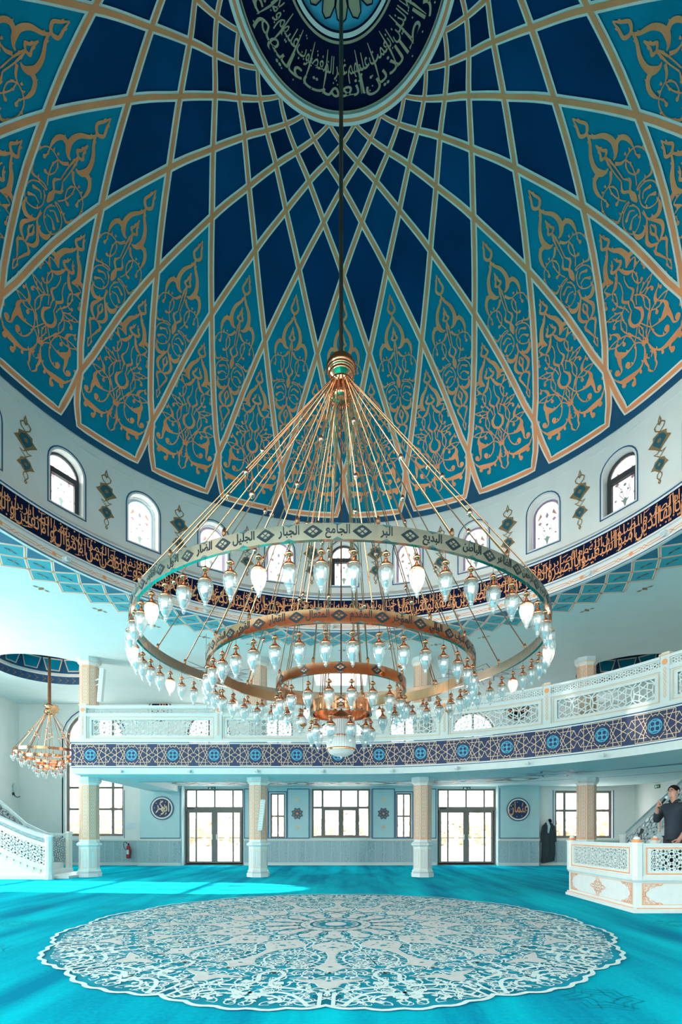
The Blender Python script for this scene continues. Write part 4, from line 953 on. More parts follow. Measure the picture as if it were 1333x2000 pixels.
# left flank of the gallery
bb.quad((BX0, AY + BR, Z_LO), (BX0, YB, Z_LO), (BX0, YB, 3.55), (BX0, AY + BR, 3.55), 'wall')
for dz in (SW - .06, SW + 1.75, SW + 3.5):
    z = Z_LO - .003 if dz < SW else ZI - .004
    for a, b in zip(XS[1:], XS[2:]): bb.quad(bal(a, z, -dz), bal(b, z, -dz), bal(b, z, -dz - .09), bal(a, z, -dz - .09), 'navyl')
ftray = lambda x, y, d: bal(x, ZI - .004 - d, -y)
x = TX + .8
while x < 4.2:
    for sg in (1, -1):
        bb.strip(smooth_pts([(x - .7, 4.7), (x - .35, 4.7 + sg * .5), (x, 4.7), (x + .35, 4.7 - sg * .5), (x + .7, 4.7)], 4), .10, ftray, 'navyl', 0); bb.strip(circ(x, 4.7, .4 + .2 * sg, 12), .09, ftray, 'bronze', .001, closed=True)
    x += 1.4
# painted star on the soffit near the right column
fs = lambda x, y, d: (x, y, Z_LO - .005 - d)
for r, k, wd in ((.95, 'gray', .05), (.75, 'navyl', .03), (.45, 'gray', .04)): bb.strip(starpoly(5.35, 13.3, r, 8, .6), wd * 1.8, fs, k, 0, closed=True)
for i in range(8): a = i * pi / 4; bb.strip([(5.35 + .3 * cos(a), 13.3 + .3 * sin(a)), (5.35 + 1.25 * cos(a), 13.3 + 1.25 * sin(a), .01)], .04, fs, 'gray', .001)
# geometric band
per = 1.066; x0 = (178 - PX) / F * (AY + BR) - AX; n0 = int((BL - x0) / per) - 1; kx = per / 2 / 148.0 * 1; ky = .57 / 2 / 70.0
k = n0
U = [[(0, 66), (109, 66), (109, 0)], [(46, 46), (128, 46), (148, 10)], [(62, 66), (62, 34), (46, 0)], [(100, 66), (66, 6), (46, -28)], [(62, 34), (120, 0), (140, -12)], [(128, 46), (109, 20)], [(0, 56), (14, 48), (24, 66)], [(24, 56), (48, 34)]]
while x0 + per * k < BE:
    cx = x0 + per * k; k += 1
    if cx < BL + .2: continue
    for L in U:
        for sx in (1, -1):
            for sy in (1, -1):
                P = [(cx + sx * a * kx, 3.215 + sy * b * ky) for a, b in L]
                P = [p for p in P if p[0] > BL and p[0] < BE]
                if len(P) > 1: bb.strip(P, .013, bal, 'goldl', .038)
    bb.disc(cx, 3.215, .135, bal, 'band', .040, 16); bb.strip(circ(cx, 3.215, .135, 16), .02, bal, 'cyan', .044, closed=True)
    for i in range(4):
        a = pi / 4 + pi / 2 * i; bb.strip(circ(cx + .068 * cos(a), 3.215 + .068 * sin(a), .05, 10), .02, bal, 'cyan', .044, closed=True)
    bb.strip([(cx, 3.10), (cx, 3.33)], .016, bal, 'cyan', .045); bb.strip([(cx - .115, 3.215), (cx + .115, 3.215)], .016, bal, 'cyan', .045)
bo = struct(bb.build('balcony'), 'curved white gallery with a blue band of gold stars', 'balcony')

# ------------------------------------------------------------------ lattice work
def clip(p, q, x0, x1, y0, y1):
    dx, dy = q[0] - p[0], q[1] - p[1]; t0, t1 = 0, 1
    for a, b in ((-dx, p[0] - x0), (dx, x1 - p[0]), (-dy, p[1] - y0), (dy, y1 - p[1])):
        if abs(a) < 1e-12:
            if b < 0: return None
        else:
            t = b / a
            if a < 0: t0 = max(t0, t)
            else: t1 = min(t1, t)
    return None if t0 >= t1 else ((p[0] + dx * t0, p[1] + dy * t0), (p[0] + dx * t1, p[1] + dy * t1))
def lattice(mb, x0, x1, y0, y1, c, mp, k, wd, d0, d1, warp=None):
    """pierced screen of interlaced circles and hexagons on a hexagonal net of pitch c"""
    h = c * .866; yc = (y0 + y1) / 2; rows = int((y1 - y0) / h / 2) + 1
    W = warp or (lambda x, y: (x, y))
    def seg(pts, closed):
        n = len(pts); run = []; broke = False
        for i in range(n if closed else n - 1):
            p, q = pts[i], pts[(i + 1) % n]; r = clip(p, q, x0, x1, y0, y1)
            if not r or (run and r[0] != p and abs(r[0][0] - p[0]) + abs(r[0][1] - p[1]) > 1e-9):
                if len(run) > 1: mb.strip([W(*a) for a in run], wd, mp, k, d0, d1, ends=False)
                run = []; broke = True
            if r:
                if not run: run = [r[0]]
                run.append(r[1])
                if abs(r[1][0] - q[0]) + abs(r[1][1] - q[1]) > 1e-9: mb.strip([W(*a) for a in run], wd, mp, k, d0, d1, ends=False); run = []; broke = True
        if len(run) > 1:
            if closed and not broke: mb.strip([W(*a) for a in run[:-1]], wd, mp, k, d0, d1, closed=True)
            else: mb.strip([W(*a) for a in run], wd, mp, k, d0, d1, ends=False)
    nx = int((x1 - x0) / c) + 2
    for j in range(-rows, rows + 1):
        for i in range(-1, nx):
            cx = x0 + c * (i + (.5 if j % 2 else 0)) + c * .25; cy_ = yc + j * h
            if cx < x0 - c * .6 or cx > x1 + c * .6 or cy_ < y0 - c * .6 or cy_ > y1 + c * .6: continue
            seg(circ(cx, cy_, c * .58, 18), True); seg(circ(cx, cy_, c * .20, 6, pi / 6, 2 * pi + pi / 6), True)
            for q in range(6): seg([(cx + c * .20 * cos(pi / 6 + q * pi / 3), cy_ + c * .20 * sin(pi / 6 + q * pi / 3)), (cx + c * .42 * cos(q * pi / 3), cy_ + c * .42 * sin(q * pi / 3)), (cx + c * .20 * cos(-pi / 6 + q * pi / 3), cy_ + c * .20 * sin(-pi / 6 + q * pi / 3))], False)
def frame2(mb, x0, x1, y0, y1, mp, k, wd, d0, d1): mb.strip(rect(x0 + wd / 2, x1 - wd / 2, y0 + wd / 2, y1 - wd / 2), wd, mp, k, d0, d1, closed=True)
def sub_map(xa, xb, base, n=12):
    return base
rail = thing('balcony_railing', 'pierced white gallery railing with gold lines above the blue band', 'railing', bal(0, 3.6, -.06))
posts = [BL + .30] + [(427.6 - PX) / F * (AY + BR) - AX, 0.12] + [radians(q) * BR for q in (22.2, 43.3, 64.4, 85.5, 106.6)]
def railbox(mb, xa, xb, z0, z1, k, d0, d1, dx=.3):
    n = max(1, int((xb - xa) / dx)); xs = [xa + (xb - xa) * i / n for i in range(n + 1)]
    for a, b in zip(xs, xs[1:]):
        mb.quad(bal(a, z0, d1), bal(b, z0, d1), bal(b, z1, d1), bal(a, z1, d1), k); mb.quad(bal(a, z0, d0), bal(b, z0, d0), bal(b, z1, d0), bal(a, z1, d0), k)
        mb.quad(bal(a, z1, d0), bal(b, z1, d0), bal(b, z1, d1), bal(a, z1, d1), k); mb.quad(bal(a, z0, d0), bal(b, z0, d0), bal(b, z0, d1), bal(a, z0, d1), k)
for i, px in enumerate(posts):
    p = MB(); w2 = .085; p.box(px - w2, px + w2, 3.60, 4.50, -.13, .03, 'whitew', lambda x, z, d: bal(x, z, d)) ; p.box(px - w2 - .02, px + w2 + .02, 4.50, 4.53, -.15, .05, 'goldl', lambda x, z, d: bal(x, z, d))
    p.box(px - w2 + .01, px + w2 - .01, 4.53, 4.56, -.12, .02, 'whitew', lambda x, z, d: bal(x, z, d))
    p.disc(px, 4.38, .055, bal, 'goldt', .036, 12)
    for j in range(7): z = 3.72 + j * .08; p.strip([(px, z), (px + .028, z + .04), (px, z + .08), (px - .028, z + .04)], .016, bal, 'goldl', .035, closed=True)
    p.build('post', rail)
    if i == len(posts) - 1: break
    xa, xb = px + w2, posts[i + 1] - w2
    q = MB(); railbox(q, xa, xb, 4.44, 4.495, 'whitew', -.12, .04); railbox(q, xa, xb, 4.425, 4.44, 'white', -.08, .0); q.build('handrail', rail)
    q = MB(); lattice(q, xa, xb, 4.30, 4.425, .15, bal, 'whitew', .013, -.05, -.03); q.build('frieze', rail)
    q = MB(); railbox(q, xa, xb, 4.22, 4.30, 'whitew', -.10, .02); railbox(q, xa, xb, 3.60, 3.635, 'whitew', -.10, .03)
    n = 8; fx = [xa + (xb - xa) * j / n for j in range(n + 1)]
    for (z0, z1) in ((4.13, 4.22), (3.635, 3.73)): railbox(q, xa, xb, z0, z1, 'whitew', -.08, -.01)
    railbox(q, xa, xa + .13, 3.73, 4.13, 'whitew', -.08, -.01); railbox(q, xb - .13, xb, 3.73, 4.13, 'whitew', -.08, -.01)
    fp = [(x, 4.195) for x in [xa + .05 + (xb - xa - .1) * j / n for j in range(n + 1)]] + [(x, 3.66) for x in [xb - .05 - (xb - xa - .1) * j / n for j in range(n + 1)]]
    q.strip(fp, .014, bal, 'goldl', .021 - .02, .006, closed=True); q.build('panel_frame', rail)
    q = MB(); lattice(q, xa + .13, xb - .13, 3.73, 4.13, .42, bal, 'whitew', .022, -.05, -.03); q.build('lattice_panel', rail)

# ------------------------------------------------------------------ columns
def octo(mb, cx, cy_, r0, r1, z0, z1, k):
    v = []
    for r, z in ((r0, z0), (r1, z1)): v += [(cx + r / cos(pi / 8) * cos(pi / 8 + pi / 4 * i), cy_ + r / cos(pi / 8) * sin(pi / 8 + pi / 4 * i), z) for i in range(8)]
    mb.add(v, [(i, (i + 1) % 8, 8 + (i + 1) % 8, 8 + i) for i in range(8)] + [tuple(range(8)), tuple(range(15, 7, -1))], k)
def octmap(cx, cy_, r, i):
    a = -pi / 2 + pi / 4 * i; n = (cos(a), sin(a)); t = (-sin(a), cos(a))
    return lambda x, z, d: (cx + n[0] * (r + d) + t[0] * x, cy_ + n[1] * (r + d) + t[1] * x, z)
def column_shaft(mb, cx, cy_, z0, z1, r):
    octo(mb, cx, cy_, r, r, z0, z1, 'whitew'); hw = r * tan(pi / 8) * .84
    for i in range(8):
        f = octmap(cx, cy_, r, i); mb.poly(rect(-hw, hw, z0 + .07, z1 - .06), f, 'colpanel', .004); mb.strip(rect(-hw, hw, z0 + .07, z1 - .06), .010, f, 'goldt', .006, closed=True)
        z = z0 + .14
        while z < z1 - .14:
            mb.strip([(0, z), (.035, z + .035), (0, z + .07), (-.035, z + .035)], .012, f, 'colorn', .008, closed=True)
            for sg in (1, -1): mb.strip([(sg * .055, z - .02), (sg * .035, z + .035), (sg * .055, z + .09)], .010, f, 'colorn', .007)
            z += .10
def capital(mb, cx, cy_, z, r): octo(mb, cx, cy_, r + .01, r + .03, z - .18, z - .15, 'whitew'); octo(mb, cx, cy_, r + .03, r + .045, z - .15, z - .13, 'goldl'); octo(mb, cx, cy_, r + .042, r + .055, z - .13, z - .10, 'gray'); octo(mb, cx, cy_, r + .052, r + .052, z - .10, z, 'gray')
def pedestal(mb, cx, cy_, z0, r, h):
    octo(mb, cx, cy_, r, r, z0, z0 + h, 'whitew'); hw = r * tan(pi / 8) * .66
    for i in range(8):
        f = octmap(cx, cy_, r, i); mb.strip(rect(-hw, hw, z0 + .06, z0 + h - .08), .012, f, 'goldl', .004, closed=True); mb.strip(rect(-hw + .035, hw - .035, z0 + .10, z0 + h - .12), .012, f, 'gray', .004, closed=True)
CX = [(-7.12, 'far left column at the gallery end'), (-2.45, 'left inner column with a white speaker panel'), (2.09, 'right inner column between centre and right door'), (6.62, 'right column behind the pulpit')]
CYC = 14.3
for cx, lab in CX:
    t = thing('column', 'octagonal white and gold column, %s' % lab, 'column', (cx, CYC, 0))
    b = MB(); octo(b, cx, CYC, .295, .295, 0, .10, 'whitew'); octo(b, cx, CYC, .295, .255, .10, .15, 'gray'); octo(b, cx, CYC, .28, .25, .15, .20, 'whitew'); b.build('base', t)
    b = MB(); pedestal(b, cx, CYC, .20, .245, .63); b.build('pedestal', t)
    b = MB(); octo(b, cx, CYC, .25, .30, .83, .87, 'whitew'); octo(b, cx, CYC, .30, .30, .87, .91, 'whitew'); octo(b, cx, CYC, .30, .24, .91, .96, 'whitew'); b.build('collar', t)
    b = MB(); column_shaft(b, cx, CYC, .96, 2.56, .235); b.build('shaft', t)
    b = MB(); capital(b, cx, CYC, Z_LO, .24); b.build('capital', t)
    b = MB(); pedestal(b, cx, CYC, 3.5, .235, .75); octo(b, cx, CYC, .26, .24, 4.25, 4.38, 'whitew'); b.build('upper_pedestal', t)
    b = MB(); column_shaft(b, cx, CYC, 4.38, 5.83, .225); b.build('upper_shaft', t)
    b = MB(); capital(b, cx, CYC, ZC, .23); b.build('upper_capital', t)
# ------------------------------------------------------------------ chandeliers
NAMES = ('القابض الاول الضار الجليل الجبار الجامع البر البديع الباطن الظاهر الرحمن الرحيم الملك القدوس السلام المؤمن المهيمن العزيز المتكبر الخالق '
         'البارئ المصور الغفار الوهاب الرزاق الفتاح العليم الباسط الخافض الرافع المعز المذل السميع البصير الحكم العدل اللطيف الخبير الحليم العظيم').split()
NAMES2 = 'المقتدر القوي القهار المتعال المقدم المؤخر الوالي التواب المنتقم العفو الرؤوف المقسط الغني المغني المانع النافع النور الهادي الباقي الوارث الرشيد الصبور الواحد الاحد الصمد'.split()
def ring_part(name, cx, cy_, R, z0, z1, parent, words=(), n=120, k='brass', th=.035, nros=0, lab=None):
    mb = MB(); q = [(R, z0), (R, z1), (R - th, z1), (R - th, z0), (R, z0)]
    for (ra, za), (rb_, zb2) in zip(q, q[1:]):
        vs = [(cx + r * sin(2 * pi * i / n), cy_ - r * cos(2 * pi * i / n), z) for r, z in ((ra, za), (rb_, zb2)) for i in range(n)]
        mb.add(vs, [(i, (i + 1) % n, n + (i + 1) % n, n + i) for i in range(n)], k)
    f = lambda x, y, d: (cx + (R + d) * sin(x / R), cy_ - (R + d) * cos(x / R), y)
    H_ = 2 * pi * R; zm = (z0 + z1) / 2; hh = z1 - z0; m = len(words) or nros
    for i in range(m):
        x = H_ * (i - (5 if words is NAMES else 3.5 if words else 1)) / m
        # names run right to left for somebody facing the ring: the list is laid towards +x here as they are read in the photograph
        if words:
            wdm = word_mesh(words[i])[2]; s = min(hh * .62, H_ / m * .55 / wdm); put_word(mb, words[i], x, zm - hh * .12, s, hh * .74, f, 'engrave', .003, .014)
        xr = x + H_ / m / 2 if words else x; a = hh * .40
        for sc, k2, d in ((1, 'engrave', .002), (.55, 'brass', .003)): mb.poly([(xr - a * 1.5 * sc, zm), (xr - a * .5 * sc, zm + a * .75 * sc), (xr, zm + a * sc), (xr + a * .5 * sc, zm + a * .75 * sc), (xr + a * 1.5 * sc, zm), (xr + a * .5 * sc, zm - a * .75 * sc), (xr, zm - a * sc), (xr - a * .5 * sc, zm - a * .75 * sc)], f, k2, d)
        for sg in (1, -1): mb.strip([(xr - a * .6, zm + sg * a * .5), (xr + a * .6, zm - sg * a * .5)], a * .14, f, 'engrave', .004)
        for zz, q_ in ((z1, -1), (z0, 1)):
            mb.poly([(x - hh * .30, zz), (x, zz + q_ * hh * .14), (x + hh * .30, zz)], f, 'engtile', .002)
    o = mb.build(name, parent); return o
def lamp_meshes(s=1.0):
    c = MB()
    c.tube([(0, 0, 0), (0, 0, -.085 * s)], .003 * s, 'brass', 4, False)
    c.lathe([(0.002, -.06), (.012, -.07), (.03, -.088), (.036, -.098), (.02, -.11), (.008, -.118), (.004, -.13)], 'copper', n=12)
    for a in range(3): c.tube([(.03 * cos(2.1 * a), .03 * sin(2.1 * a), -.10), (.045 * cos(2.1 * a), .045 * sin(2.1 * a), -.19)], .0018, 'brass', 3, False)
    c.lathe([(.004, -.12), (.012, -.135), (.014, -.15), (.034, -.168), (.054, -.186), (.060, -.196), (.056, -.204)], 'copper', n=16)
    g = MB(); g.lathe([(.054, -.198), (.060, -.215), (.064, -.24), (.062, -.27), (.052, -.31), (.038, -.345), (.024, -.375), (.016, -.392), (.020, -.402), (.012, -.415), (.003, -.432)], 'crystal', n=28, rib=.05, nr=14)
    g.lathe([(.018, -.21), (.024, -.25), (.020, -.28), (.004, -.30)], 'bulbglass', n=8)
    if s != 1:
        for m_ in (c, g): m_.v = [tuple(q * s for q in p) for p in m_.v]
    def mesh(m_, nm, sm):
        me = bpy.data.meshes.new(nm); me.from_pydata(m_.v, [], m_.f)
        for k in m_.mats: me.materials.append(M[k])
        me.polygons.foreach_set('material_index', m_.m); me.polygons.foreach_set('use_smooth', [sm] * len(m_.f)); return me
    return mesh(c, 'pendant_lamp', True), mesh(g, 'lamp_glass', True)
cap_me, glass_me = lamp_meshes()
cx, cy0 = AX, AY
ch = thing('chandelier', 'huge copper chandelier of four lettered rings with rows of glass drops under the dome', 'chandelier', (cx, cy0, 7.4))
b = MB(); b.tube([(cx, cy0, 7.3), (cx, cy0, 12.7)], .028, 'pole', 10); b.lathe([(.028, 12.3), (.12, 12.5), (.16, 12.68)], 'pole', (cx, cy0, 0), 16); b.build('pole', ch, True)
b = MB()
pr = [(.03, 7.36)]
for i in range(5):
    z = 7.335 - i * .043; r = .10 + .075 * sin(pi * (i + 1.0) / 6.2)
    pr += [(r, z + .012), (r + .022, z), (r, z - .018)]
pr += [(.12, 7.12), (.10, 7.10)]
b.lathe(pr, 'copper', (cx, cy0, 0), 32); b.build('hub_crown', ch, True)
b = MB(); b.lathe([(.10, 7.10), (.15, 7.06), (.155, 7.03), (.115, 7.02), (.13, 6.99), (.155, 6.92), (.15, 6.86), (.12, 6.81), (.06, 6.79), (.001, 6.785)], 'copper', (cx, cy0, 0), 32); b.build('hub_bowl', ch, True)
RINGS = [(2.552, 3.578, 3.711, 60, 24, NAMES, 0), (1.703, 3.25, 3.39, 40, 16, NAMES2, 0), (.843, 3.03, 3.155, 20, 8, (), 12), (.403, 2.735, 2.885, 10, 6, (), 5)]
random.seed(21); lamps = []
for ri, (R, z0, z1, nl, nrod, wds, nros) in enumerate(RINGS):
    ring_part('ring', cx, cy0, R, z0, z1, ch, wds, 144, 'brass' if ri == 0 else 'copper', nros=nros)
    for i in range(nrod):
        a = 2 * pi * (i + .5) / nrod; r0 = .11 + .03 * (ri == 0); P = Vector((cx + r0 * sin(a), cy0 - r0 * cos(a), 7.05)); Q = Vector((cx + (R - .02) * sin(a), cy0 - (R - .02) * cos(a), z1 + .03))
        b = MB(); b.tube([P, Q], .0075 if ri < 2 else .006, 'copper', 6); b.lathe([(.006, .05), (.018, .03), (.02, 0), (.012, -.03), (.018, -.04), (.018, -.06)], 'copper', tuple(Q), 8)
        rod = b.build('suspension_rod', ch, True)
        f = [.42, .62, .82, .55][i % 4] if ri == 0 else [.5, .7][i % 2]; B = P + (Q - P) * f
        b = MB(); b.lathe([(.004, .045), (.014, .034), (.028, .015), (.030, 0), (.024, -.018), (.010, -.034), (.004, -.042)], 'brass', tuple(B), 10); b.build('bead', rod, True)
    for i in range(nl):
        a = 2 * pi * (i + .5) / nl; lamps.append((cx + (R - .017) * sin(a), cy0 - (R - .017) * cos(a), z0))
lamps.sort(key=lambda p: p[0] ** 2 + p[1] ** 2)
for p in lamps[:100]:
    o = link('pendant_lamp', cap_me, ch, p); g = link('lamp_glass', glass_me, o, p)
far = MB(); vsC = [tuple(v.co) for v in cap_me.vertices]; vsG = [tuple(v.co) for v in glass_me.vertices]
for p in lamps[100:]:
    for me, vs in ((cap_me, vsC), (glass_me, vsG)):
        base = len(far.v); far.v += [(v[0] + p[0], v[1] + p[1], v[2] + p[2]) for v in vs]
        for q in me.polygons: far.f.append([base + t for t in q.vertices]); far.m.append(far.mi([k for k in M if M[k] == me.materials[q.material_index]][0]))
o = far.build('far_pendant_lamps', ch, True); o['kind'] = 'stuff'; o['label'] = 'glass drops on the far side of the rings'
b = MB(); b.lathe([(.03, 2.80), (.15, 2.72), (.155, 2.66)], 'copper', (cx, cy0, 0), 24); b.lathe([(.175, 2.46), (.182, 2.455), (.182, 2.435), (.175, 2.43)], 'copper', (cx, cy0, 0), 32); b.lathe([(.185, 2.30), (.19, 2.29), (.185, 2.27)], 'copper', (cx, cy0, 0), 32); b.tube([(cx, cy0, 2.7), (cx, cy0, 7.0)], .010, 'copper', 6); b.build('bowl_mount', ch, True)
b = MB(); b.lathe([(.15, 2.68), (.16, 2.56), (.178, 2.55), (.178, 2.44), (.184, 2.43), (.184, 2.30)], 'opal', (cx, cy0, 0), 144, .04, 36); b.build('crystal_cylinder', ch, True)
b = MB(); b.lathe([(.18, 2.28), (.15, 2.235), (.09, 2.205), (.02, 2.195), (.012, 2.18), (.001, 2.17)], 'opal', (cx, cy0, 0), 32); b.build('bowl_glass', ch, True)
for i, (u, v, Y) in enumerate(((786, 1297, 6.0), (877, 1385, 7.4), (403, 1338, 7.6), (592, 1412, 6.9))):
    x, z = (u - PX) / F * Y, CAMH + (PY - v) / F * Y; s = .085
    b = MB(); b.lathe([(.001, s), (s * .5, s * .8), (s * .62, s * .3), (s * .6, 0), (s * .5, -s * .2)], 'opal', (x, Y, z), 16); b.lathe([(s * .62, -s * .15), (s * .66, -s * .28), (s * .4, -s * .5), (s * .15, -s * .65), (s * .22, -s * .8), (.001, -s)], 'copper', (x, Y, z), 16)
    b.tube([(x, Y, z + s), (x + .0, Y, z + .75)], .003, 'brass', 4); o = b.build('egg_lamp', ch, True); o['label'] = 'white egg shaped lamp in a copper cup'

sx, sy = SD[0]
sc = thing('chandelier', 'small copper chandelier under the small dome at the left', 'chandelier', (sx, sy, 5))
b = MB(); b.tube([(sx, sy, 4.9), (sx, sy, 7.4)], [.05, .03], 'copperp', 10); b.build('pole', sc, True)
b = MB(); b.lathe([(.03, 5.02), (.14, 4.98), (.16, 4.94), (.08, 4.90), (.12, 4.86), (.15, 4.80), (.14, 4.74), (.07, 4.68), (.001, 4.67)], 'copper', (sx, sy, 0), 24); b.build('hub', sc, True)
b = MB(); fz = lambda x, y, d: (sx + .26 + x, sy - .2 - d, 4.80 + y); b.poly(starpoly(0, 0, .15, 8, .7), fz, 'copper', .02); b.strip(starpoly(0, 0, .15, 8, .7), .02, fz, 'bronze', 0, .03, closed=True); b.build('star_ornament', sc)
cap2, glass2 = lamp_meshes(.62)
for R, z0, z1, nl, nrod in ((.93, 3.55, 3.63, 20, 8), (.72, 3.38, 3.46, 14, 6), (.42, 3.25, 3.32, 10, 4), (.33, 3.10, 3.17, 8, 0)):
    ring_part('ring', sx, sy, R, z0, z1, sc, (), 64, 'copper', .03, 12)
    for i in range(nrod):
        a = 2 * pi * (i + .5) / nrod; P = Vector((sx + .1 * sin(a), sy - .1 * cos(a), 4.72)); Q = Vector((sx + R * sin(a), sy - R * cos(a), z1)); b = MB(); b.tube([P, Q], .008, 'copper', 5); B = P + (Q - P) * .5
        b.lathe([(.004, .04), (.03, 0), (.004, -.04)], 'copper', tuple(B), 8); b.build('suspension_rod', sc, True)
    for i in range(nl):
        a = 2 * pi * i / nl; p = (sx + R * sin(a), sy - R * cos(a), z0); o = link('pendant_lamp', cap2, sc, p); link('lamp_glass', glass2, o, p)

# ------------------------------------------------------------------ spotlights and speakers
ORD = 'first second third fourth fifth sixth seventh eighth ninth tenth eleventh twelfth'.split()
def spot(p, dirv, lab, grp, s=1.0):
    b = MB(); d = Vector(dirv).normalized(); P = Vector(p)
    b.tube([P, P + d * .03 * s], .05 * s, 'white', 12); b.tube([P + d * .03 * s, P + d * .12 * s + Vector((0, 0, -.02))], [.038 * s, .05 * s], 'white', 12); b.tube([P + d * .121 * s + Vector((0, 0, -.02)), P + d * .124 * s + Vector((0, 0, -.02))], .042 * s, 'gray', 12)
    tag(b.build('spotlight', smooth=False), lab, 'spotlight', grp)
for i, a in enumerate(range(-63, 73, 15)):
    c = radians(a) * RB; spot(drum(c, 6.11, .055), Vector(drum(c, 6.11, 1)) - Vector(drum(c, 6.11, 0)), 'small white spotlight on the drum rim below the gold lettering, %s from the left' % ORD[i], 'spotlights on the drum rim')
for i, u in enumerate((238, 371, 502, 630, 765, 893, 1033, 1182)):
    if u < 670: xx = (u - PX) / F * (AY + BR) - AX
    else:
        best = min(range(0, 700), key=lambda q: abs(PX + F * bal(q * .01, 0, 0)[0] / bal(q * .01, 0, 0)[1] - u)); xx = best * .01
    spot(bal(xx, 2.80, 0.015), Vector(bal(xx, 0, 1)) - Vector(bal(xx, 0, 0)), 'small round spotlight on the white edge under the gallery band, %s from the left' % ORD[i], 'spotlights under the gallery band', .9)
def speaker(x, y, z, h, tilt, lab, bx):
    b = MB(); mp = lambda a, c, e: (x + a + e * sin(tilt), y + c, z + e * cos(tilt)); b.box(-.055, .055, -.12, .02, -h / 2, h / 2, 'whitew', mp)
    for i in range(12): e = -h / 2 + h * (i + .5) / 12; b.box(-.04, .04, -.123, -.12, e - .012, e + .012, 'gray', mp)
    o = tag(b.build('column_speaker'), lab, 'speaker'); k = MB(); k.tube([(x, y - .02, z + h * .25), (bx, CYC - .05, z + h * .28)], .02, 'gray', 8); k.tube([(x, y - .02, z + h * .1), (bx, CYC - .05, z + h * .12)], .015, 'gray', 8); k.build('bracket', o)
speaker((512 - PX) / F * 13.9, 13.9, wz(1592) - .1 + (CAMH - wz(1592)) * (1 - 13.9 / YB) + .10, .82, .10, 'tilted white column speaker on the left inner column', -2.3)
speaker((200 - PX) / F * 13.9, 13.9, CAMH + (PY - 1340) / F * 13.9, .88, .09, 'tilted white column speaker on the upper far left column', -6.95)
# ------------------------------------------------------------------ pulpit platform at the right
PX0, PY0, PY1, PX1 = 4.34, 7.78, 10.1, 8.6
pl = thing('pulpit_platform', 'white preaching platform with pierced parapet and gold scrollwork at the right', 'pulpit', (6.2, 8.9, 0))
def wallmap(kind):
    if kind == 'front': return lambda x, z, d: (PX0 + x, PY0 - d, z)
    if kind == 'left': return lambda x, z, d: (PX0 - d, PY1 - x, z)
    return lambda x, z, d: (PX0 + x, PY1 + d, z)
b = MB(); b.box(PX0 + .06, PX1, PY0 + .06, PY1 - .06, .004, .25, 'white'); b.box(PX0 - .05, PX1, PY0 - .05, PY1 + .05, .002, .05, 'whitew'); b.box(PX0 - .03, PX1, PY0 - .03, PY1 + .03, .05, .085, 'white'); b.build('platform_floor', pl)
def scroll(mb, x, z, sx, sz, mp, d):
    f = lambda a, c, e: mp(x + sx * a, z + sz * c, e)
    mb.strip([(0, 0), (.30, 0), (.27, .03), (.20, .035), (.17, .07), (.11, .06), (.075, .10), (.07, .16), (.04, .19), (.035, .23), (0, .25)], .010, f, 'goldt', d, closed=True)
    for i_ in range(9): mb.strip([(.03 + .025 * i_, .005), (.045 + .025 * i_, .03 + .03 * (i_ < 4))], .007, f, 'goldt', d); mb.strip([(.005, .03 + .022 * i_), (.03 + .02 * (i_ < 4), .045 + .022 * i_)], .007, f, 'goldt', d)
    for a, c in ((.05, .05), (.13, .03), (.21, .02), (.03, .13), (.02, .19)): mb.strip(circ(a, c, .016, 8), .008, f, 'goldt', d + .002, closed=True)
    mb.strip(smooth_pts([(.30, .0), (.26, .045), (.19, .05), (.15, .10), (.09, .09), (.09, .15), (.05, .20), (.03, .27)], 3), .008, f, 'goldt', d + .002)
def medal(mb, x, z, s, mp, d):
    f = lambda a, c, e: mp(x + s * a, z + s * c, e)
    P = [(.30, 0), (.20, .04), (.16, .02), (.12, .08), (.07, .10), (.05, .15), (0, .18)]; P = P + [(-a, c) for a, c in P[-2::-1]] + [(-a, -c) for a, c in P[1:]] + [(a, -c) for a, c in P[-2:0:-1]]
    mb.strip([(p[0] * .82, p[1] * .82) for p in P], .007, f, 'goldt', d, closed=True)
    for i in range(10): mb.strip(circ(.13 * cos(i * .628), .10 * sin(i * .628), .022, 8), .006, f, 'goldt', d, closed=True)
    for i in range(6): mb.strip(circ(.06 * cos(i * pi / 3), .06 * sin(i * pi / 3), .035, 8), .008, f, 'goldt', d + .002, closed=True)
    mb.strip(P, .008, f, 'goldt', d + .002, closed=True)
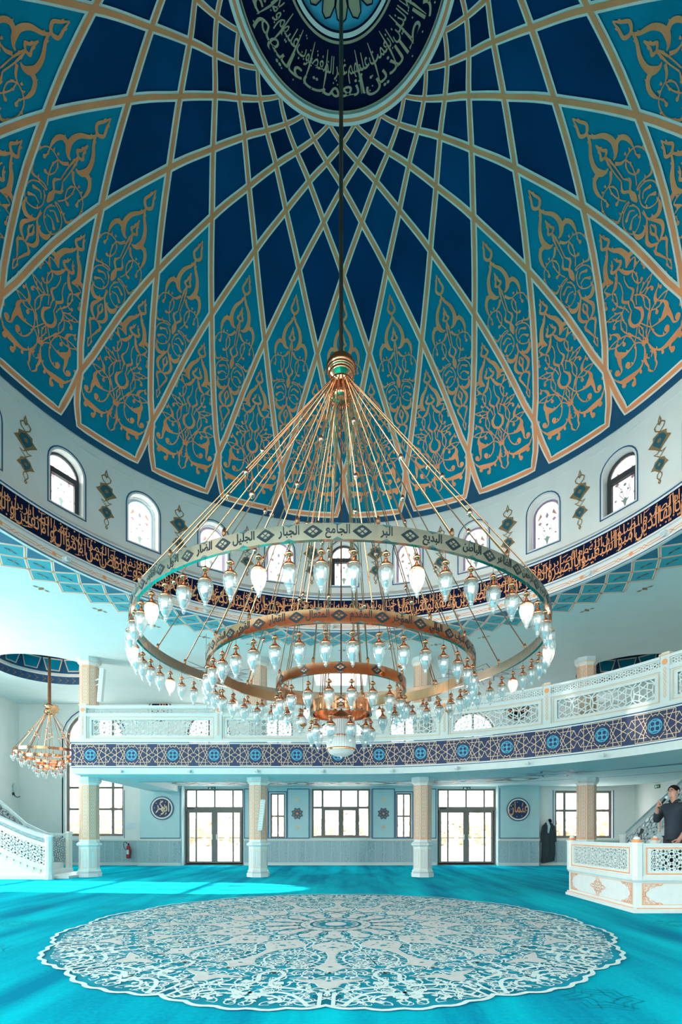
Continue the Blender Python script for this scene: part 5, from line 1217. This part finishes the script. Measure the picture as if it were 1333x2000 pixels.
for nm, Lw in (('left', PY1 - PY0), ('front', PX1 - PX0)):
    mp = wallmap(nm); lab = nm
    b = MB(); b.box(0, Lw - (.065 if nm == 'left' else 0), .085, .50, -.06, 0, 'white', lambda x, z, d: mp(x, z, d)); b.box(-.02, Lw + (-.09 if nm == 'left' else .02), .49, .55, -.08, .035, 'whitew', lambda x, z, d: mp(x, z, d)); b.box(-.02, Lw + (-.07 if nm == 'left' else .02), .455, .49, -.06, .018, 'gray', lambda x, z, d: mp(x, z, d))
    b.strip([(0, .07), (Lw, .07)], .012, mp, 'goldt', .036)
    segs = [(.08, Lw - .08)] if nm == 'left' else [(.10, 2.05), (2.25, Lw - .1)]
    for xa, xb in segs:
        b.strip(rect(xa, xb, .12, .44), .010, mp, 'goldl', .004, closed=True); xm = (xa + xb) / 2; medal(b, xm, .28, .95, mp, .006)
        for sx in (1, -1):
            for sz in (1, -1): scroll(b, xm - sx * ((xb - xa) / 2 - .01), .28 - sz * .155, sx, sz * .62, mp, .006)
    b.build('base_panel', pl)
    for xa, xb in segs:
        b = MB(); e = .13; 
        for z0, z1 in ((.55, .635), (.95, 1.02)): b.box(xa, xb, z0, z1, -.05, .01, 'whitew', lambda x, z, d: mp(x, z, d))
        b.box(xa, xa + e, .635, .95, -.05, .01, 'whitew', lambda x, z, d: mp(x, z, d)); b.box(xb - e, xb, .635, .95, -.05, .01, 'whitew', lambda x, z, d: mp(x, z, d))
        b.strip(rect(xa + .06, xb - .06, .585, .975), .018, mp, 'goldt', .012, .018, closed=True); b.box(xa - .05, xb + .05, 1.02, 1.045, -.08, .03, 'whitew', lambda x, z, d: mp(x, z, d)); b.build('parapet_frame', pl)
        b = MB(); lattice(b, xa + e, xb - e, .635, .95, .26, mp, 'whitew', .022, -.035, -.012); b.build('lattice_panel', pl)
def ppost(x, y, k=0):
    b = MB(); octo(b, x, y, .085, .085, .50, 1.04, 'whitew'); octo(b, x, y, .10, .10, 1.04, 1.06, 'whitew'); b.build('post', pl)
    b = MB(); b.lathe([(.06, 1.06), (.075, 1.075), (.075, 1.09), (.05, 1.105)], 'goldt', (x, y, 0), 16); b.lathe([(.05, 1.105), (.045, 1.13), (.02, 1.15), (.001, 1.155)], 'white', (x, y, 0), 12); b.build('finial', pl, True)
for x, y in ((PX0 + .04, PY0 + .04), (PX0 + .04, PY1 - .04), (PX0 + 2.15, PY0 + .03), (6.0, PY1 - .04)): ppost(x, y)

# microphone stand on the corner of the platform
ms = MB(); X0, Y0 = 4.75, 8.35
ms.tube([(X0, Y0, .26), (X0, Y0, 1.22)], .010, 'black', 8); ms.tube([(X0 - .16, Y0 - .10, 1.03), (X0 + .01, Y0, 1.24)], .008, 'black', 8)
for a in (0, 2.1, 4.2): ms.tube([(X0, Y0, .30), (X0 + .25 * cos(a), Y0 + .25 * sin(a), .26)], .009, 'black', 6)
ms.tube([(X0 - .005, Y0, 1.20), (X0 + .03, Y0, 1.26)], .022, 'black', 8); tag(ms.build('microphone_stand'), 'black microphone stand with a short boom on the platform corner', 'microphone stand')

# ------------------------------------------------------------------ man speaking on the platform
def skinned(name, pts, edges, parent, k, root=0, sub=2, loc=(0, 0, 0)):
    me = bpy.data.meshes.new(name); me.from_pydata([p[:3] for p in pts], edges, []); me.materials.append(M[k])
    o = link(name, me, parent, loc); sk = o.modifiers.new('skin', 'SKIN'); sk.use_smooth_shade = True
    lay = me.skin_vertices[0] if me.skin_vertices else None
    if lay is None:
        bpy.context.view_layer.objects.active = o; lay = me.skin_vertices[0]
    for i, p in enumerate(pts): lay.data[i].radius = (p[3], p[4] if len(p) > 4 else p[3]); lay.data[i].use_root = (i == root)
    ss = o.modifiers.new('sub', 'SUBSURF'); ss.levels = sub; ss.render_levels = sub
    dg = bpy.context.evaluated_depsgraph_get(); nm = bpy.data.meshes.new_from_object(o.evaluated_get(dg)); o.modifiers.clear(); old = o.data; o.data = nm; bpy.data.meshes.remove(old); nm.name = name
    for p in nm.polygons: p.use_smooth = True
    return o
HX, HY, HZ = 5.57, 8.8, .25
# local frame: man faces -X and a little to the camera (-Y); r = his right arm (nearer the camera side at the left) holds the microphone
def W3(x, y, z, *r):   # x forward, y to his left
    a = radians(200); return (HX + x * cos(a) - y * sin(a), HY + x * sin(a) + y * cos(a), HZ + z) + r
man = thing('person', 'man in a dark shirt and trousers speaking into a microphone on the platform', 'person', (HX, HY, HZ))
J = [W3(0, 0, .93, .10), W3(0, 0, 1.08, .09), W3(.0, 0, 1.25, .09), W3(-.02, 0, 1.38, .075), W3(-.01, 0, 1.46, .055), W3(.01, 0, 1.535, .052), W3(.045, 0, 1.60, .060), W3(.022, 0, 1.67, .084), W3(.0, 0, 1.72, .070),
     W3(-.01, -.18, 1.39, .045), W3(.09, -.27, 1.16, .045), W3(.24, -.13, 1.33, .033), W3(.29, -.07, 1.40, .028),
     W3(-.01, .18, 1.39, .045), W3(-.02, .27, 1.13, .045), W3(.11, .24, .93, .034), W3(.16, .22, .86, .028),
     W3(0, -.08, .86, .07), W3(.02, -.10, .48, .06), W3(0, -.11, .09, .042), W3(.14, -.12, .04, .035),
     W3(0, .08, .86, .07), W3(.02, .11, .48, .06), W3(-.02, .13, .09, .042), W3(.12, .15, .04, .035)]
E_ = [(0, 1), (1, 2), (2, 3), (3, 4), (4, 5), (5, 6), (6, 7), (7, 8), (3, 9), (9, 10), (10, 11), (11, 12), (3, 13), (13, 14), (14, 15), (15, 16), (0, 17), (17, 18), (18, 19), (19, 20), (0, 21), (21, 22), (22, 23), (23, 24)]
def hand(J, E_, wrist, base, fwd, side, curl):
    """palm and five separate fingers; fwd, side, curl are unit-ish vectors in the local frame"""
    B = Vector(base); f = Vector(fwd).normalized(); s = Vector(side).normalized(); c = Vector(curl).normalized(); n0 = len(J)
    pm = B + f * .045; J.append(W3(*pm, .026, .018)); E_.append((wrist, n0))
    for i, (o_, l) in enumerate(((-.030, .058), (-.010, .066), (.010, .062), (.030, .050))):
        k = B + f * .085 + s * o_; q1 = k + f * l * .35 + c * l * .35; q2 = q1 - f * l * .10 + c * l * .55; q3 = q2 - f * l * .5 + c * l * .10
        m = len(J); J += [W3(*k, .0095), W3(*q1, .0088), W3(*q2, .0082), W3(*q3, .0075)]; E_ += [(n0, m), (m, m + 1), (m + 1, m + 2), (m + 2, m + 3)]
    t1 = B + f * .035 - s * .035 + c * .015; t2 = t1 + f * .03 - s * .010 + c * .03; t3 = t2 + f * .02 + c * .025; m = len(J)
    J += [W3(*t1, .012), W3(*t2, .010), W3(*t3, .008)]; E_ += [(n0, m), (m, m + 1), (m + 1, m + 2)]
hand(J, E_, 12, (.29, -.07, 1.40), (.35, .45, .85), (-.3, -.5, .6), (.3, .8, -.2))
hand(J, E_, 16, (.16, .22, .86), (.5, -.1, -.85), (-.8, 0, -.4), (.1, -.9, -.1))
body = skinned('body', J, E_, man, 'skin', 0, 2)
def facebits():
    f = MB()
    P = lambda x, y, z: W3(x, y, z)
    f.add([P(.118, 0, 1.655), P(.10, -.017, 1.625), P(.10, .017, 1.625), P(.135, 0, 1.625), P(.10, 0, 1.612)], [(0, 1, 3), (0, 3, 2), (1, 4, 3), (3, 4, 2)], 'skin')
    f.build('nose', man, True)
    c_ = MB(); c_.lathe([(.001, .024), (.020, .016), (.026, 0), (.020, -.016), (.001, -.026)], 'skin', P(.078, 0, 1.572)[:3], 12); c_.build('chin', man, True)
    for sg in (1, -1):
        e = MB(); e.lathe([(.001, .006), (.007, .003), (.007, -.003), (.001, -.006)], 'white', P(.099, sg * .031, 1.662)[:3], 8); e.lathe([(.001, .005), (.005, 0), (.001, -.005)], 'black', P(.104, sg * .031, 1.662)[:3], 8); e.build('eye', man, True)
        e = MB(); e.tube([P(.10, sg * .015, 1.683), P(.103, sg * .032, 1.687), P(.09, sg * .05, 1.68)], .005, 'hair', 6); e.build('eyebrow', man, True)
        e = MB(); e.lathe([(.001, .032), (.012, .025), (.016, .005), (.012, -.018), (.001, -.03)], 'skin', P(.015, sg * .086, 1.652)[:3], 10); e.build('ear', man, True)
    e = MB(); e.tube([P(.090, -.022, 1.600), P(.101, 0, 1.600), P(.090, .022, 1.600)], .0042, 'lip', 6); e.build('mouth', man, True)
    g = MB()
    for sg in (1, -1): g.tube([P(.118, sg * .031 + .022 * cos(q * pi / 6), 1.662 + .017 * sin(q * pi / 6)) for q in range(13)], .0018, 'black', 4, False); g.tube([P(.118, sg * .052, 1.665), P(.02, sg * .088, 1.668)], .0018, 'black', 4)
    g.tube([P(.12, -.010, 1.664), P(.12, .010, 1.664)], .0018, 'black', 4); g.build('glasses', man)
facebits()
h = MB(); vs = []; fs = []; nn = 20
for i in range(9):
    ph = pi * .58 * i / 8
    for j in range(nn):
        a = 2 * pi * j / nn; fr = max(0, cos(a)); lim = ph * (1 - .46 * fr ** 2) * (1 + .025 * sin(a * 9)); rr = .090
        vs.append(W3(.008 + (rr + .012) * sin(lim) * cos(a), (rr - .004) * sin(lim) * sin(a), 1.672 + .096 * cos(lim))[:3])
for i in range(8):
    for j in range(nn): fs.append((i * nn + j, i * nn + (j + 1) % nn, (i + 1) * nn + (j + 1) % nn, (i + 1) * nn + j))
h.add(vs, fs, 'hair'); h.build('hair', man, True)
S_ = [W3(0, 0, .83, .175), W3(0, 0, 1.0, .158), W3(.0, 0, 1.22, .155), W3(-.01, 0, 1.36, .135), W3(-.005, 0, 1.485, .075), W3(-.01, -.19, 1.395, .072), W3(.09, -.27, 1.15, .060), W3(.225, -.145, 1.315, .046), W3(-.01, .19, 1.395, .072), W3(-.02, .275, 1.13, .060), W3(.09, .245, .955, .047)]
skinned('shirt', S_, [(0, 1), (1, 2), (2, 3), (3, 4), (3, 5), (5, 6), (6, 7), (3, 8), (8, 9), (9, 10)], man, 'shirt', 1)
T_ = [W3(0, 0, .93, .11), W3(0, -.09, .80, .108), W3(.02, -.10, .47, .078), W3(0, -.11, .10, .065), W3(0, .09, .80, .108), W3(.02, .11, .47, .078), W3(-.02, .13, .10, .065)]
skinned('trousers', T_, [(0, 1), (1, 2), (2, 3), (0, 4), (4, 5), (5, 6)], man, 'trouser', 0)
for sg in (-1, 1):
    s_ = MB(); y = -.115 if sg < 0 else .14; P = lambda x, yy, z: W3(x, y + yy, z)
    v = []
    for x, w_, hh in ((-.09, .035, .07), (-.04, .045, .09), (.06, .045, .07), (.15, .05, .045), (.19, .03, .03)): v += [P(x, -w_, 0), P(x, w_, 0), P(x, w_ * .8, hh), P(x, -w_ * .8, hh)]
    fs = []
    for i in range(4):
        for j in range(4): fs.append((i * 4 + j, i * 4 + (j + 1) % 4, i * 4 + 4 + (j + 1) % 4, i * 4 + 4 + j))
    fs += [(0, 1, 2, 3), (16, 17, 18, 19)]; s_.add(v, fs, 'black'); s_.build('shoe', man)
cl = MB(); cl.tube([W3(.055, -.012, 1.45)[:3], W3(.04, -.06, 1.49)[:3], W3(-.02, -.075, 1.505)[:3], W3(-.07, 0, 1.515)[:3], W3(-.02, .075, 1.505)[:3], W3(.04, .06, 1.49)[:3], W3(.055, .012, 1.45)[:3]], [.012, .020, .022, .022, .022, .020, .012], 'shirt', 8); cl.build('collar', man, True)
bt = MB()
for i in range(6): bt.lathe([(.001, .006), (.005, .004), (.006, 0), (.005, -.004), (.001, -.006)], 'shirt', W3((.172, .168, .163, .160, .157, .15)[i], .0, .93 + .085 * i)[:3], 8)
bt.build('shirt_buttons', man, True)
mc = MB(); A = Vector(W3(.285, -.055, 1.395)[:3]); Bq = Vector(W3(.165, .0, 1.565)[:3]); dv = (Bq - A).normalized()
mc.tube([A - dv * .03, A + dv * .05, Bq - dv * .05], [.013, .016, .020], 'black', 10); mo = tag(mc.build('microphone', smooth=True), 'black handheld microphone held to the mouth of the man', 'microphone')
mc = MB(); mc.tube([Bq - dv * .05, Bq - dv * .03, Bq - dv * .005, Bq + dv * .012], [.020, .027, .026, .012], 'gray', 12); mc.build('grille', mo, True)

# ------------------------------------------------------------------ staircase behind the platform (right)
st = thing('staircase', 'staircase with a pierced grey railing rising behind the platform at the right', 'staircase', (9.0, 15.0, 0))
SX0, SZ0, SX1, SZ1, SY = 7.95, 1.06, 10.4, 3.30, 14.9
sl = (SZ1 - SZ0) / (SX1 - SX0); ym = lambda x, z, d: (x, SY - d, z)
b = MB(); n = 13
for i in range(n): x = SX0 + .1 + (SX1 - SX0 - .1) * i / n; z = (SZ1 - .9) * (i + 1) / n; b.box(x, x + .24, SY + .05, SY + 1.3, 0 if i < 2 else z - .45, z, 'white')
b.build('steps', st)
b = MB(); b.strip([(SX0, SZ0 - .92), (SX1, SZ1 - .92)], .22, ym, 'whitew', -.05, .02); b.build('stringer', st)
b = MB(); b.strip([(SX0, SZ0 + .02), (SX1, SZ1 + .02)], .07, ym, 'gray', -.06, .04); b.strip([(SX0, SZ0 - .06), (SX1, SZ1 - .06)], .03, ym, 'whitew', -.04, .02); b.build('handrail', st)
b = MB(); b.tube([(SX0 + .05, SY - .06, SZ0 + .16), (SX1, SY - .06, SZ1 + .14)], .022, 'gray', 8); b.build('grab_rail', st, True)
b = MB(); lattice(b, SX0 + .08, SX1, -.78, -.10, .36, ym, 'gray', .03, -.03, .0, warp=lambda x, y: (x, SZ0 + (x - SX0) * sl + y)); b.build('lattice_panel', st)
b = MB(); octo(b, SX0, SY, .08, .08, 0, SZ0 + .06, 'whitew'); octo(b, SX0, SY, .10, .10, SZ0 + .06, SZ0 + .10, 'whitew'); b.build('newel_post', st)
for xx in (9.0, 9.75): b = MB(); zz = SZ0 + (xx - SX0) * sl; b.box(xx - .05, xx + .05, SY - .03, SY + .05, zz - .95, zz, 'whitew'); b.strip([(xx, zz - .8), (xx, zz - .1)], .03, ym, 'goldt', .035); b.build('rail_post', st)
# exit signs
def exit_sign(mp, lab):
    b = MB(); b.box(-.14, .14, -.06, .06, 0, .03, 'green', mp); b.box(-.10, -.02, -.04, .04, .03, .032, 'greenl', mp); b.strip([(.01, 0), (.09, 0)], .02, mp2(mp), 'greenl', .033); b.strip([(.06, .03), (.10, 0), (.06, -.03)], .015, mp2(mp), 'greenl', .033); tag(b.build('exit_sign'), lab, 'sign')
def mp2(mp): return lambda x, z, d: mp(x, z, d)
exit_sign(lambda x, z, d: (XR - d, 17.8 - x, 2.80 + z), 'green exit sign high on the right wall above the staircase')
exit_sign(lambda x, z, d: (wx(414) + x, YB - d, 2.86 + z * .7), 'small green exit sign above the left glazed door')
exit_sign(lambda x, z, d: (wx(912) + x, YB - d, 2.86 + z * .7), 'small green exit sign above the right glazed door')

# ------------------------------------------------------------------ robe hanging on the far wall
rx = wx(1068); rt = thing('robe', 'long dark robe hanging from a hook beside the right window', 'robe', (rx, YB - .2, 1.2))
rv = []; rf = []; nn = 28
rows = [(1.62, .05, .05), (1.58, .11, .06), (1.50, .19, .09), (1.38, .21, .10), (1.10, .22, .11), (.80, .225, .12), (.45, .235, .13), (.20, .235, .13), (.13, .23, .12)]
for i, (z, a_, b_) in enumerate(rows):
    for j in range(nn):
        q = 2 * pi * j / nn; fold = 1 + (.10 if i > 2 else .03) * sin(q * 7 + i * .3); rv.append((rx + a_ * cos(q) * fold - (.03 if z < .3 else 0), YB - .20 + b_ * sin(q) * fold, z + (.05 * cos(q) if i > 6 else 0)))
for i in range(len(rows) - 1):
    for j in range(nn): rf.append((i * nn + j, i * nn + (j + 1) % nn, (i + 1) * nn + (j + 1) % nn, (i + 1) * nn + j))
b = MB(); b.add(rv, rf, 'coat'); b.build('robe_cloth', rt, True)
for sg in (1, -1):
    b = MB(); b.tube([(rx + sg * .17, YB - .2, 1.47), (rx + sg * .22, YB - .2, 1.15), (rx + sg * .23, YB - .22, .88)], [.06, .065, .055], 'coat', 10); b.build('sleeve', rt, True)
b = MB(); b.tube([(rx - .07, YB - .24, 1.66), (rx - .03, YB - .33, 1.45), (rx - .06, YB - .34, 1.2)], [.045, .05, .03], 'gray', 8); b.build('scarf', rt, True)
b = MB(); b.lathe([(.001, .07), (.05, .05), (.07, 0), (.072, -.05), (.05, -.07)], 'hair', (rx + .06, YB - .16, 1.66), 14); b.build('cap', rt, True)
b = MB(); b.tube([(rx, YB - .001, 1.66), (rx, YB - .16, 1.66), (rx, YB - .2, 1.70)], .012, 'frame', 6); b.build('hook', rt)
# fire extinguisher, notice, sconce
ex = wx(255); e = thing('fire_extinguisher', 'red fire extinguisher on the wainscot left of the left round plaque', 'fire extinguisher', (ex, YB - .17, .3))
b = MB(); b.lathe([(.001, .26), (.07, .27), (.078, .30), (.078, .66), (.06, .72), (.03, .75)], 'red', (ex, YB - .17, 0), 20); b.build('cylinder', e, True)
b = MB(); b.lathe([(.03, .75), (.03, .80), (.02, .82)], 'black', (ex, YB - .17, 0), 10); b.tube([(ex, YB - .17, .80), (ex - .09, YB - .17, .84)], .012, 'black', 6); b.build('valve', e)
b = MB(); b.tube(smooth_pts([(ex - .02, YB - .2, .80), (ex - .10, YB - .2, .88), (ex - .17, YB - .2, .80), (ex - .15, YB - .2, .66), (ex - .08, YB - .22, .58)], 4), .010, 'black', 6); b.build('hose', e, True)
b = MB(); b.box(ex - .04, ex + .04, YB - .255, YB - .24, .42, .58, 'paper'); b.box(ex - .05, ex + .05, YB - .1, YB - .03, .4, .6, 'frame'); b.build('label_plate', e)
b = MB(); b.box(wx(246), wx(267), YB - .012, YB - .001, wz(1621), wz(1606), 'paper')
for i in range(5): b.box(wx(248), wx(264), YB - .014, YB - .012, wz(1619) + .05 * i, wz(1619) + .05 * i + .012, 'gray')
tag(b.build('notice'), 'pale paper notice on the wall above the fire extinguisher', 'notice')
b = MB(); sy_ = 18.9; sz_ = CAMH + (PY - 1545) / F * sy_
b.tube([(XL + .001, sy_, sz_ - .1), (XL + .03, sy_, sz_ - .1)], .06, 'dark', 10); b.tube(smooth_pts([(XL + .03, sy_, sz_ - .1), (XL + .12, sy_, sz_ - .22), (XL + .26, sy_, sz_ - .20)], 4), .015, 'dark', 6); b.lathe([(.03, 0), (.06, .12), (.05, .26), (.03, .34)], 'gray', (XL + .06, sy_, sz_ - .05), 10)
tag(b.build('wall_light', smooth=True), 'small dark wall light on the left wall below the small chandelier', 'wall light')

# ------------------------------------------------------------------ curved staircase at the left
ls = thing('staircase', 'white curved staircase with pierced sides and pale gold scrolls at the left', 'staircase', (-9.5, 13.6, 0))
C1 = [(-12.1, 3.55), (-11.0, 2.80), (-9.9, 2.12), (-9.4, 1.83), (-9.0, 1.62), (-8.34, 1.32), (-8.0, 1.20), (-7.78, 1.14)]
C2 = [(-12.1, 3.6), (-11.0, 2.75), (-10.33, 2.14), (-9.57, 1.48), (-8.93, 1.18), (-8.3, 1.14)]
def top2(x):
    for (a, za), (c, zc) in zip(C2, C2[1:]):
        if x <= c: return za + (zc - za) * (x - a) / (c - a)
    return C2[-1][1]
def top1(x):
    for (a, za), (c, zc) in zip(C1, C1[1:]):
        if x <= c: return za + (zc - za) * (x - a) / (c - a)
    return C1[-1][1]
FY = 13.42; fy = lambda x, z, d: (x, FY - d, z)
def ramp_strip(mb, off, wd, k, d0, d1, x0=-12.1, x1=-7.78): mb.strip([(x0 + (x1 - x0) * i / 24, top1(x0 + (x1 - x0) * i / 24) + off) for i in range(25)], wd, fy, k, d0, d1)
b = MB(); ramp_strip(b, -.02, .06, 'gray', -.10, .06); ramp_strip(b, -.07, .04, 'whitew', -.08, .03); b.build('handrail', ls)
b = MB(); lattice(b, -12.1, -7.80, -.22, -.09, .13, fy, 'gray', .018, -.05, -.02, warp=lambda x, y: (x, top1(x) + y)); b.build('frieze', ls)
b = MB(); ramp_strip(b, -.26, .09, 'whitew', -.08, .01); ramp_strip(b, -.325, .012, 'goldl', .01, .014); ramp_strip(b, -.86, .12, 'whitew', -.08, .01)
b.build('rail_frame', ls)
b = MB(); lattice(b, -12.1, -7.80, -.80, -.31, .34, fy, 'white', .034, -.05, -.015, warp=lambda x, y: (x, max(.2, top1(x) + y * min(1, (top1(x) - .15) / .86)))); b.build('lattice_panel', ls)
b = MB(); xs = [-12.1 + 4.32 * i / 30 for i in range(31)]
for a, c in zip(xs, xs[1:]): b.quad(fy(a, 0, -.02), fy(c, 0, -.02), fy(c, max(.15, top1(c) - .85), -.02), fy(a, max(.15, top1(a) - .85), -.02), 'white')
for i in range(24):
    x = -12.0 + .175 * i; z = top1(x) - .98
    if z < .12: continue
    for sg in (1, -1): b.strip(smooth_pts([(x - .09, z + sg * .07, .008), (x - .02, z + sg * .08, .016), (x + .02, z, .02), (x + .08, z - sg * .07, .012)], 3), .02, fy, 'goldl', -.012); b.strip(circ(x + sg * .03, z + sg * .04, .022, 8), .01, fy, 'goldl', -.012, closed=True)
    b.disc(x + .08, z, .018, fy, 'goldl', -.012, 6)
b.strip([(-12.1, .05), (-7.78, .05)], .10, fy, 'whitew', -.05, .02); b.build('side_panel', ls)
b = MB()
for i in range(14): x = -8.1 - .28 * i; b.box(x - .28, x, FY + .03, 15.3, 0 if i < 3 else .17 * i - .3, .17 * (i + 1), 'white')
b.build('steps', ls)
for x, y, h in ((-7.72, FY - .02, 1.10), (-8.25, 15.35, 1.20)):
    b = MB(); octo(b, x, y, .11, .11, 0, .12, 'whitew'); octo(b, x, y, .085, .085, .12, h, 'whitew'); octo(b, x, y, .11, .09, h, h + .05, 'whitew'); b.build('newel_post', ls)
    b = MB()
    for j in range(8):
        f = octmap(x, y, .085, 0); z = .2 + j * .1; b.strip([(0, z), (.022, z + .05), (0, z + .1), (-.022, z + .05)], .010, f, 'goldl', .002, closed=True); f = octmap(x, y, .085, 1); b.strip([(0, z), (.022, z + .05), (0, z + .1), (-.022, z + .05)], .010, f, 'goldl', .002, closed=True)
    b.build('post_ornament', ls)
b = MB(); fr = lambda x, z, d: (x, 15.40 - d, z)
b.strip(C2, .06, fr, 'gray', -.05, .05); lattice(b, -12.1, -8.3, -.80, -.1, .20, fr, 'gray', .03, -.03, 0, warp=lambda x, y: (x, top2(x) + y)); b.build('far_railing', ls)
b = MB(); b.box(-8.0, -7.3, FY + .15, 15.2, .002, .07, 'whitew'); b.build('landing_step', ls)
